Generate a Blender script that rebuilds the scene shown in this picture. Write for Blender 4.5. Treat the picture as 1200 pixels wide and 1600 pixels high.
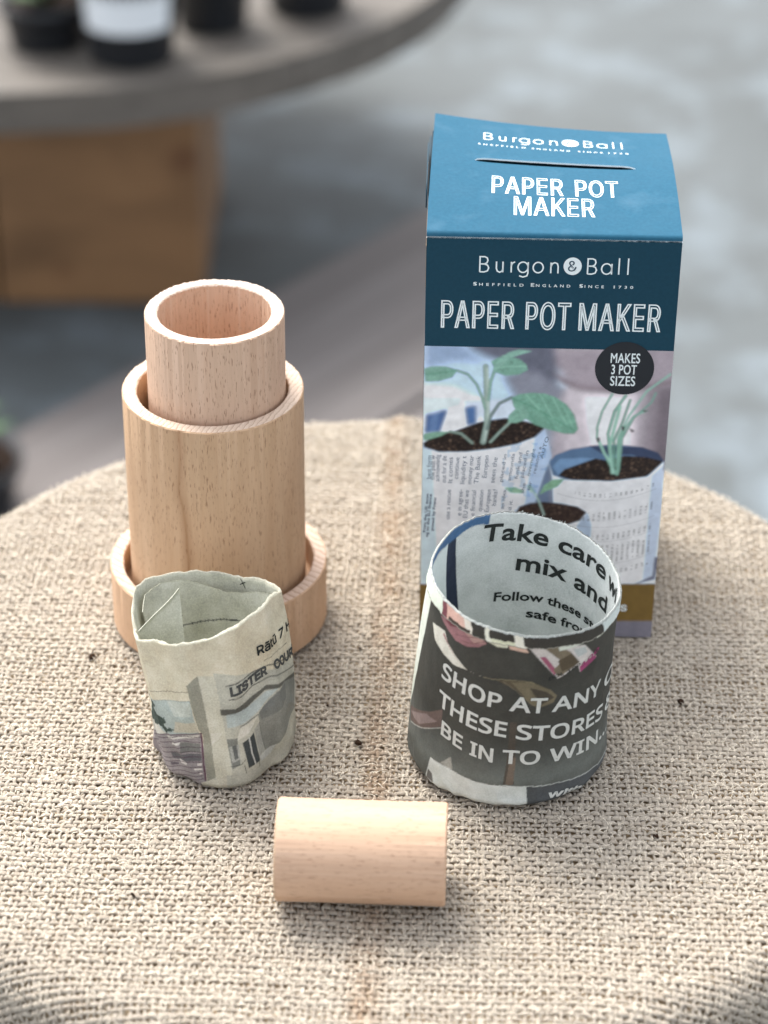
import bpy, bmesh, math, os, random
import numpy as np

for _o in list(bpy.data.objects):
    bpy.data.objects.remove(_o)
scene = bpy.context.scene
COL = scene.collection

# ------------------------------------------------------------------ camera
PITCH, ROLL, DIST = 0.5655, 0.0085, 1.0849
cam = bpy.data.cameras.new("camera")
cam_ob = bpy.data.objects.new("camera", cam)
COL.objects.link(cam_ob)
cam_ob.location = (0, -DIST * math.cos(PITCH), DIST * math.sin(PITCH))
cam_ob.rotation_mode = 'XYZ'
from mathutils import Matrix, Vector
cam_ob.rotation_euler = (Matrix.Rotation(math.pi / 2 - PITCH, 3, 'X') @ Matrix.Rotation(ROLL, 3, 'Z')).to_euler()
cam.sensor_fit = 'VERTICAL'
cam.sensor_height = 36.0
cam.lens = 3828 / 1600 * 36.0
cam.clip_start = 0.05
cam.clip_end = 200
cam.dof.use_dof = True
cam.dof.focus_distance = 0.918
cam.dof.aperture_fstop = 7.0
scene.camera = cam_ob

# ------------------------------------------------------------------ sky, sun, exposure
SUN_EL, SUN_AZ = math.radians(56), math.radians(-32)     # azimuth from +Y (behind the table) towards +X
world = bpy.data.worlds.new("World")
scene.world = world
world.use_nodes = True
wn = world.node_tree.nodes
bg = wn["Background"]
sky = wn.new("ShaderNodeTexSky")
sky.sky_type = 'NISHITA'
sky.sun_disc = False
sky.sun_elevation = SUN_EL
sky.sun_rotation = SUN_AZ
sky.air_density = 1.0
sky.dust_density = 4.0
sky.ozone_density = 1.0
haze = wn.new("ShaderNodeHueSaturation")          # thin white cloud takes most of the blue out of the sky
haze.inputs["Saturation"].default_value = 0.28
world.node_tree.links.new(sky.outputs[0], haze.inputs["Color"])
world.node_tree.links.new(haze.outputs[0], bg.inputs[0])
bg.inputs[1].default_value = 0.15
sun = bpy.data.lights.new("sun", 'SUN')
sun.energy = 1.05
sun.angle = math.radians(25)
sun.color = (1.0, 0.955, 0.895)
sun_ob = bpy.data.objects.new("sun", sun)
COL.objects.link(sun_ob)
sun_ob.rotation_euler = Vector((math.sin(SUN_AZ) * math.cos(SUN_EL), math.cos(SUN_AZ) * math.cos(SUN_EL), math.sin(SUN_EL))).to_track_quat('Z', 'Y').to_euler()
scene.view_settings.view_transform = 'Standard'
scene.view_settings.look = 'None'
scene.view_settings.gamma = 1.0
scene.view_settings.use_curve_mapping = False
scene.view_settings.exposure = 1.52

# ------------------------------------------------------------------ helpers
random.seed(4)
RNG = np.random.default_rng(7)

def lin(c):
    c = np.asarray(c, float) / 255.0
    return np.where(c <= 0.04045, c / 12.92, ((c + 0.055) / 1.055) ** 2.4)

def rgba(c):
    return (*[float(x) for x in lin(c)], 1.0)

def tag(o, label=None, cat=None, group=None, kind=None):
    if label: o["label"] = label
    if cat: o["category"] = cat
    if group: o["group"] = group
    if kind: o["kind"] = kind
    return o

def empty(name, loc=(0, 0, 0), rz=0.0):
    o = bpy.data.objects.new(name, None)
    o.empty_display_size = 0.02
    COL.objects.link(o)
    o.location = loc
    o.rotation_euler = (0, 0, rz)
    return o

def link(name, me, mats=(), parent=None, smooth=True):
    for m in (mats if isinstance(mats, (list, tuple)) else [mats]):
        me.materials.append(m)
    if smooth and len(me.polygons):
        me.polygons.foreach_set("use_smooth", [True] * len(me.polygons))
    o = bpy.data.objects.new(name, me)
    COL.objects.link(o)
    if parent is not None:
        o.parent = parent
    return o

def mesh_np(name, verts, quads, col=None, mat_idx=None):
    """verts (n,3), quads (m,4) or (m,3) numpy arrays"""
    me = bpy.data.meshes.new(name)
    verts = np.ascontiguousarray(verts, dtype=np.float32)
    quads = np.ascontiguousarray(quads, dtype=np.int32)
    k = quads.shape[1]
    me.vertices.add(len(verts)); me.vertices.foreach_set("co", verts.ravel())
    me.loops.add(quads.size); me.loops.foreach_set("vertex_index", quads.ravel())
    me.polygons.add(len(quads))
    me.polygons.foreach_set("loop_start", np.arange(0, quads.size, k, dtype=np.int32))
    me.polygons.foreach_set("loop_total", np.full(len(quads), k, dtype=np.int32))
    if mat_idx is not None:
        me.polygons.foreach_set("material_index", np.asarray(mat_idx, dtype=np.int32))
    me.update(calc_edges=True)
    if col is not None:
        a = me.attributes.new("Col", 'FLOAT_COLOR', 'POINT')
        c = np.ones((len(verts), 4), dtype=np.float32); c[:, :3] = col
        a.data.foreach_set("color", c.ravel())
    return me

def grid_quads(nu, nv, wrap=False, off=0):
    """vertex index = v*nu + u"""
    u = np.arange(nu if wrap else nu - 1); v = np.arange(nv - 1)
    U, V = np.meshgrid(u, v)
    U2 = (U + 1) % nu
    return np.stack([V * nu + U, V * nu + U2, (V + 1) * nu + U2, (V + 1) * nu + U], -1).reshape(-1, 4) + off

def box_bm(bm, c, s, rot=None):
    r = bmesh.ops.create_cube(bm, size=1.0)
    vs = r["verts"]
    bmesh.ops.scale(bm, vec=s, verts=vs)
    if rot is not None:
        bmesh.ops.rotate(bm, cent=(0, 0, 0), matrix=rot, verts=vs)
    bmesh.ops.translate(bm, vec=c, verts=vs)
    return vs

def bm_obj(name, bm, mats, parent=None, smooth=False, bevel=0.0):
    if bevel:
        bmesh.ops.bevel(bm, geom=list(bm.edges), offset=bevel, segments=2, affect='EDGES', profile=0.5)
    bmesh.ops.recalc_face_normals(bm, faces=list(bm.faces))
    me = bpy.data.meshes.new(name); bm.to_mesh(me); bm.free()
    return link(name, me, mats, parent, smooth)

def vnoise(x, y, seed=0):
    """smooth 2-D value noise in 0..1"""
    xi = np.floor(x).astype(np.int64); yi = np.floor(y).astype(np.int64)
    fx = x - xi; fy = y - yi
    fx = fx * fx * (3 - 2 * fx); fy = fy * fy * (3 - 2 * fy)
    def h(a, b):
        n = (a * 374761393 + b * 668265263 + seed * 1442695041) & 0x7fffffff
        n = ((n ^ (n >> 13)) * 1274126177) & 0x7fffffff
        n = (n ^ (n >> 16)) & 0xffff
        return n / 65535.0
    return (h(xi, yi) * (1 - fx) + h(xi + 1, yi) * fx) * (1 - fy) + (h(xi, yi + 1) * (1 - fx) + h(xi + 1, yi + 1) * fx) * fy

def fbm(x, y, seed=0, o=4):
    s = 0; a = 0.5; t = 0
    for k in range(o):
        s = s + a * vnoise(x * 2 ** k, y * 2 ** k, seed + k); t += a; a *= 0.5
    return s / t

# ---- materials
class NT:
    def __init__(self, name):
        self.m = bpy.data.materials.new(name); self.m.use_nodes = True
        self.t = self.m.node_tree; self.n = self.t.nodes
        self.p = self.n["Principled BSDF"]; self.out = self.n["Material Output"]
    def new(self, typ, **kw):
        nd = self.n.new("ShaderNode" + typ)
        for k, v in kw.items(): setattr(nd, k, v)
        return nd
    def set(self, sock, val):
        if hasattr(val, "outputs"): val = val.outputs[0]
        if isinstance(val, bpy.types.NodeSocket): self.t.links.new(val, sock)
        else: sock.default_value = val
    def coord(self, scale=(1, 1, 1), rot=(0, 0, 0), loc=(0, 0, 0), out="Object"):
        tc = self.new("TexCoord"); mp = self.new("Mapping")
        mp.inputs["Scale"].default_value = scale; mp.inputs["Rotation"].default_value = rot; mp.inputs["Location"].default_value = loc
        self.t.links.new(tc.outputs[out], mp.inputs[0]); return mp.outputs[0]
    def noise(self, vec, scale=1.0, detail=3.0, rough=0.55, dist=0.0):
        n = self.new("TexNoise"); self.set(n.inputs["Vector"], vec)
        n.inputs["Scale"].default_value = scale; n.inputs["Detail"].default_value = detail
        n.inputs["Roughness"].default_value = rough; n.inputs["Distortion"].default_value = dist
        return n.outputs[0]
    def ramp(self, fac, stops, interp='LINEAR'):
        r = self.new("ValToRGB"); self.set(r.inputs[0], fac); e = r.color_ramp.elements; r.color_ramp.interpolation = interp
        while len(e) < len(stops): e.new(0.5)
        for el, (pos, c) in zip(e, stops):
            el.position = pos; el.color = c if len(c) == 4 else (*c, 1)
        return r.outputs[0]
    def mix(self, fac, a, b, mode='MIX'):
        m = self.new("Mix", data_type='RGBA', blend_type=mode)
        self.set(m.inputs[0], fac); self.set(m.inputs[6], a); self.set(m.inputs[7], b); return m.outputs[2]
    def math(self, op, a, b=0.0, clamp=False):
        m = self.new("Math", operation=op, use_clamp=clamp); self.set(m.inputs[0], a); self.set(m.inputs[1], b); return m.outputs[0]
    def bump(self, h, strength=0.3, dist=0.001, normal=None):
        b = self.new("Bump"); b.inputs["Strength"].default_value = strength; b.inputs["Distance"].default_value = dist
        self.set(b.inputs["Height"], h)
        if normal is not None: self.set(b.inputs["Normal"], normal)
        self.t.links.new(b.outputs[0], self.p.inputs["Normal"]); return b.outputs[0]
    def base(self, c): self.set(self.p.inputs["Base Color"], c)
    def rough(self, v): self.set(self.p.inputs["Roughness"], v)
    def spec(self, v): self.p.inputs["Specular IOR Level"].default_value = v

G1 = lambda v: (v, v, v, 1)

def wood_mat(name, tone, tone2, axis='z', streak=None, fleck=0.55, end=False, line_dir=0.5, line_scale=330.0, seed=0.0):
    w = NT(name)
    k = {'z': (1, 1, 0.06), 'x': (0.06, 1, 1)}[axis]
    loc = (seed, seed * 1.7, seed * 0.3)
    if not end:
        broad = w.noise(w.coord([a * 160 for a in k], loc=loc), 1.0, 4, 0.6, 0.6)
        fine = w.noise(w.coord([1500 * a ** 1.0 for a in k], loc=loc), 1.0, 2, 0.5)
        kf = {'z': (2300, 2300, 300), 'x': (300, 2300, 2300)}[axis]
        fl = w.noise(w.coord(kf, loc=loc), 1.0, 1.0, 0.5)
        c = w.mix(w.ramp(broad, [(0.2, G1(0)), (0.85, G1(1))]), rgba(tone), rgba(tone2))
        c = w.mix(w.math('MULTIPLY', w.ramp(fine, [(0.35, G1(0)), (0.75, G1(1))]), 0.16), c, rgba([x * 0.78 for x in tone2]))
        flm = w.ramp(fl, [(0.63, G1(0)), (0.70, G1(1))])
        c = w.mix(w.math('MULTIPLY', flm, fleck), c, rgba((112, 74, 46)))
        if streak is not None:
            sx, sw = streak
            tc = w.coord((1, 1, 1)); sp = w.new("SeparateXYZ"); w.set(sp.inputs[0], tc)
            wob = w.noise(w.coord((40, 40, 30)), 1.0, 2)
            xx = w.math('ADD', sp.outputs[0], w.math('MULTIPLY', w.math('SUBTRACT', wob, 0.5), 0.006))
            xx = w.math('SUBTRACT', xx, w.math('MULTIPLY', sp.outputs[2], -0.03))
            d = w.math('DIVIDE', w.math('ABSOLUTE', w.math('SUBTRACT', xx, sx)), sw)
            mk = w.ramp(d, [(0.0, G1(1)), (0.25, G1(0.55)), (1.0, G1(0))])
            front = w.math('LESS_THAN', sp.outputs[1], 0.0)
            c = w.mix(w.math('MULTIPLY', w.math('MULTIPLY', mk, front), 0.6), c, rgba((140, 98, 62)))
        hgt = w.math('SUBTRACT', w.math('MULTIPLY', fine, 0.5), flm)
        w.bump(hgt, 0.35, 0.00025)
    else:
        v = w.coord((1, 1, 1), rot=(0, 0, line_dir))
        wv = w.new("TexWave", wave_type='BANDS', bands_direction='X', wave_profile='SAW')
        w.set(wv.inputs["Vector"], v); wv.inputs["Scale"].default_value = line_scale / 6.283 * 1.0
        wv.inputs["Distortion"].default_value = 2.5; wv.inputs["Detail"].default_value = 2; wv.inputs["Detail Scale"].default_value = 2
        wf = wv.outputs["Fac"]
        nz = w.noise(w.coord((2600, 2600, 2600)), 1.0, 2)
        c = w.mix(w.ramp(wf, [(0.0, G1(0.0)), (0.7, G1(0.25)), (1.0, G1(1))]), rgba(tone), rgba(tone2))
        c = w.mix(w.math('MULTIPLY', w.ramp(nz, [(0.4, G1(0)), (0.7, G1(1))]), 0.3), c, rgba([x * 0.75 for x in tone2]))
        w.bump(w.math('SUBTRACT', w.math('MULTIPLY', nz, 0.5), wf), 0.5, 0.0005)
    w.base(c); w.rough(0.62); w.spec(0.3)
    return w.m

def flat_mat(name, c, rough=0.5, spec=0.4, noise=0.0, nscale=800, bump=0.0):
    w = NT(name)
    if noise:
        nz = w.noise(w.coord((nscale,) * 3), 1.0, 3)
        w.base(w.mix(w.math('MULTIPLY', w.ramp(nz, [(0.3, G1(0)), (0.7, G1(1))]), noise), rgba(c), rgba([x * 0.75 for x in c])))
        if bump: w.bump(nz, bump, 0.0003)
    else:
        w.base(rgba(c))
    w.rough(rough); w.spec(spec)
    return w.m

def print_mat(name, rough=0.8, spec=0.25, translucent=0.0, grain=0.12, bump=0.15, bscale=420):
    w = NT(name)
    at = w.new("Attribute", attribute_name="Col")
    nz = w.noise(w.coord((1600,) * 3), 1.0, 3)
    blot = w.noise(w.coord((90,) * 3), 1.0, 3)
    c = w.mix(grain, at.outputs[0], w.ramp(nz, [(0.25, G1(0.25)), (0.75, G1(0.95))]), 'OVERLAY')
    c = w.mix(grain * 1.2, c, w.ramp(blot, [(0.3, G1(0.3)), (0.7, G1(0.75))]), 'OVERLAY')
    w.base(c); w.rough(rough); w.spec(spec)
    big = w.noise(w.coord((bscale,) * 3), 1.0, 3)
    w.bump(w.math('ADD', w.math('MULTIPLY', nz, 0.25), big), bump, 0.0006)
    if translucent:
        tr = w.new("BsdfTranslucent"); w.set(tr.inputs[0], c)
        ms = w.new("MixShader"); ms.inputs[0].default_value = translucent
        w.t.links.new(w.p.outputs[0], ms.inputs[1]); w.t.links.new(tr.outputs[0], ms.inputs[2])
        w.t.links.new(ms.outputs[0], w.out.inputs["Surface"])
    return w.m

# ---- printing: polygons and strokes laid into a colour attribute
def paint(items, U, V, su, sv, C, soft=True):
    """U,V parameter arrays, su/sv millimetres per unit, C colour array (linear) modified in place"""
    X = U * su; Y = V * sv
    for name, col, pts in items:
        q = np.array(pts, float) * (su, sv); k = name[0]; c = lin(col)
        wd = float(name[1:]) if k == 'l' else 0.0
        pad = wd + (2.0 if k == 't' else 0.3)
        sel = np.nonzero((X > q[:, 0].min() - pad) & (X < q[:, 0].max() + pad) & (Y > q[:, 1].min() - pad) & (Y < q[:, 1].max() + pad))
        if len(sel[0]) == 0: continue
        x = X[sel]; y = Y[sel]
        if k == 'l':
            d = np.full(x.shape, 1e9)
            for (ax, ay), (bx, by) in zip(q[:-1], q[1:]):
                L = (bx - ax) ** 2 + (by - ay) ** 2 + 1e-12
                t = np.clip(((x - ax) * (bx - ax) + (y - ay) * (by - ay)) / L, 0, 1)
                d = np.minimum(d, np.hypot(x - ax - t * (bx - ax), y - ay - t * (by - ay)))
            m = d < wd / 2
        else:
            xx, yy = x, y
            if k == 't':
                xx = x + 1.6 * (fbm(x * 1.2, y * 1.2, 3) - 0.5); yy = y + 1.6 * (fbm(x * 1.2, y * 1.2, 9) - 0.5)
            m = np.zeros(x.shape, bool)
            for (ax, ay), (bx, by) in zip(q, np.roll(q, -1, 0)):
                if ay == by: continue
                cr = ((ay > yy) != (by > yy)) & (xx < (bx - ax) * (yy - ay) / (by - ay) + ax)
                m ^= cr
        cc = np.broadcast_to(c, x.shape + (3,)).copy()
        if k == 's':
            n = fbm(x * 1.1, y * 1.1, 5, 4); n2 = vnoise(x * 2.3, y * 2.3, 11)
            cc *= (0.35 + 1.3 * n)[..., None]
            cc[n2 > 0.76] = lin((96, 76, 64)); cc[(n2 > 0.9)] = lin((132, 110, 94))
        elif k == 'f':
            n = fbm(x * 1.6, y * 1.6, 8, 3)
            cc = (cc * 0.8 + 0.2 * cc.mean(-1, keepdims=True)) * (0.72 + 0.55 * n)[..., None] * (1 - 0.16 * (np.abs(fbm(x * 0.55 + 3, y * 0.55, 18, 2) - 0.5) < 0.035))[..., None]
        elif k == 't':
            n = vnoise(x * 2.2, y * 2.2, 4)
            cc *= (0.6 + 0.8 * n)[..., None]
        idx = tuple(s[m] for s in sel)
        C[idx] = cc[m]
    return C

def blur(C, k):
    for ax in (0, 1):
        for _ in range(2):
            P = np.pad(C, [(k, k) if a == ax else (0, 0) for a in range(3)], mode='edge')
            cs = np.cumsum(P, axis=ax); z = np.zeros_like(np.take(cs, [0], axis=ax)); cs = np.concatenate([z, cs], axis=ax)
            n = C.shape[ax]; w = 2 * k + 1
            C = (np.take(cs, np.arange(w, w + n), axis=ax) - np.take(cs, np.arange(0, n), axis=ax)) / w
    return C

def ss(nu, nv, u0, u1, v0, v1, fn):
    """supersampled grid colours: fn(U,V)->C at 2x2 sub-samples"""
    us = np.linspace(u0, u1, nu); vs = np.linspace(v0, v1, nv)
    du = (u1 - u0) / (nu - 1) / 4; dv = (v1 - v0) / (nv - 1) / 4
    acc = 0
    for a in (-du, du):
        for b in (-dv, dv):
            U, V = np.meshgrid(us + a, vs + b)
            acc = acc + fn(U, V)
    return us, vs, acc / 4

# ---- lettering
_fd = os.path.join(bpy.utils.resource_path('LOCAL'), 'datafiles', 'fonts')
def _font(n):
    try: return bpy.data.fonts.load(os.path.join(_fd, n))
    except Exception: return None
F_INTER = _font('Inter.woff2')
F_NOTO = _font('NotoSansHebrew-Regular.woff2')

def text_raw(s, font=None, bold=0.0, outline=False, space=1.0, shear=0.0, res=4):
    cu = bpy.data.curves.new("txt", 'FONT'); cu.body = s; cu.size = 1.0; cu.space_character = space; cu.shear = shear
    cu.resolution_u = res
    if font: cu.font = font
    cu.offset = bold
    if outline: cu.fill_mode = 'NONE'
    o = bpy.data.objects.new("txt", cu); COL.objects.link(o)
    bpy.context.view_layer.update()
    me = bpy.data.meshes.new_from_object(o.evaluated_get(bpy.context.evaluated_depsgraph_get()))
    V = np.zeros(len(me.vertices) * 3); me.vertices.foreach_get("co", V); V = V.reshape(-1, 3)[:, :2]
    Fc = [tuple(p.vertices) for p in me.polygons]; Ed = [tuple(e.vertices) for e in me.edges]
    bpy.data.objects.remove(o); bpy.data.curves.remove(cu); bpy.data.meshes.remove(me)
    return V, Fc, Ed

_caph = {}
def cap_h(font, bold):
    k = (font.name if font else "", bold)
    if k not in _caph:
        V, _, _ = text_raw("H", font, bold); _caph[k] = (V[:, 1].min(), V[:, 1].max())
    return _caph[k]

def text_fit(s, x0, x1, base, cap, font=None, bold=0.0, outline=0.0, space=1.0, shear=0.0, res=4):
    """lettering whose ink runs x0..x1 with the given baseline and cap height -> (verts2d, faces)"""
    V, Fc, Ed = text_raw(s, font, bold, bool(outline), space, shear, res)
    lo, hi = cap_h(font, bold)
    W = V[:, 0].max() - V[:, 0].min()
    sx = (x1 - x0) / W if x1 is not None else cap / (hi - lo)
    V = np.c_[(V[:, 0] - V[:, 0].min()) * sx + x0, (V[:, 1] - lo) * cap / (hi - lo) + base]
    if outline:
        nb = {}
        for a, b in Ed: nb.setdefault(a, []).append(b); nb.setdefault(b, []).append(a)
        seen = set(); VV = []; FF = []
        for st in nb:
            if st in seen: continue
            loop = [st]; seen.add(st); cur = st
            while True:
                nx = [q for q in nb[cur] if q not in seen]
                if not nx: break
                cur = nx[0]; seen.add(cur); loop.append(cur)
            v, f = ribbon(V[loop], outline, True); FF += [tuple(i + len(VV) for i in q) for q in f]; VV += list(v)
        return np.array(VV), FF
    return V, Fc

def ribbon(P, w, closed=False):
    P = np.asarray(P, float)
    keep = [0]
    for i in range(1, len(P)):
        if np.hypot(*(P[i] - P[keep[-1]])) > w * 0.15: keep.append(i)
    P = P[keep]; n = len(P)
    if closed:
        d = np.roll(P, -1, 0) - P
    else:
        d = np.vstack([P[1:] - P[:-1], P[-1:] - P[-2:-1]])
    d /= np.linalg.norm(d, axis=1)[:, None] + 1e-12
    dp = np.roll(d, 1, 0)
    if not closed: dp[0] = d[0]
    nn = np.c_[-d[:, 1], d[:, 0]]; npv = np.c_[-dp[:, 1], dp[:, 0]]
    m = nn + npv; m /= np.linalg.norm(m, axis=1)[:, None] + 1e-9
    k = 1.0 / np.clip((m * nn).sum(1), 0.5, 1)
    L = P + m * (w / 2 * k)[:, None]; R = P - m * (w / 2 * k)[:, None]
    V = np.vstack([L, R]); F = []
    for i in range(n if closed else n - 1):
        j = (i + 1) % n; F.append((i, j, n + j, n + i))
    return V, F

def bold_fit(s, x0, x1, base, cap, font, w, **k):
    """heavier lettering: the glyphs plus a ribbon along their outlines lying 0.02 mm higher"""
    V, F = text_fit(s, x0 + w / 2, x1 - w / 2, base + w / 2, cap - w, font, **k)
    R, G = text_fit(s, x0 + w / 2, x1 - w / 2, base + w / 2, cap - w, font, outline=w, **k)
    return [(np.c_[V, np.zeros(len(V))], F), (np.c_[R, np.full(len(R), 2e-5)], G)]

def join2d(parts):
    VV = []; FF = []
    if any(np.asarray(v).shape[1] == 3 for v, _ in parts):
        parts = [(v if np.asarray(v).shape[1] == 3 else np.c_[v, np.zeros(len(v))], f) for v, f in parts]
    for v, f in parts:
        FF += [tuple(int(i) + len(VV) for i in q) for q in f]; VV += [tuple(x) for x in v]
    return np.array(VV), FF

def cut2d(V, Fc, step, stepy=None):
    bm = bmesh.new()
    vs = [bm.verts.new((x, y, 0)) for x, y in V]
    for f in Fc:
        try: bm.faces.new([vs[i] for i in f])
        except ValueError: pass
    for ax, st in ((0, step), (1, stepy or step * 3)):
        a, b = V[:, ax].min(), V[:, ax].max()
        for p in np.arange(a + st / 2, b, st):
            co = (p, 0, 0) if ax == 0 else (0, p, 0); no = (1, 0, 0) if ax == 0 else (0, 1, 0)
            bmesh.ops.bisect_plane(bm, geom=list(bm.verts) + list(bm.edges) + list(bm.faces), plane_co=co, plane_no=no)
    bm.verts.index_update()
    V2 = np.array([v.co[:2] for v in bm.verts]); F2 = [tuple(v.index for v in f.verts) for f in bm.faces]
    bm.free(); return V2, F2

def mesh_from(name, V3, Fc):
    me = bpy.data.meshes.new(name); me.from_pydata([tuple(map(float, v)) for v in V3], [], [tuple(map(int, f)) for f in Fc]); me.update()
    return me

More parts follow.
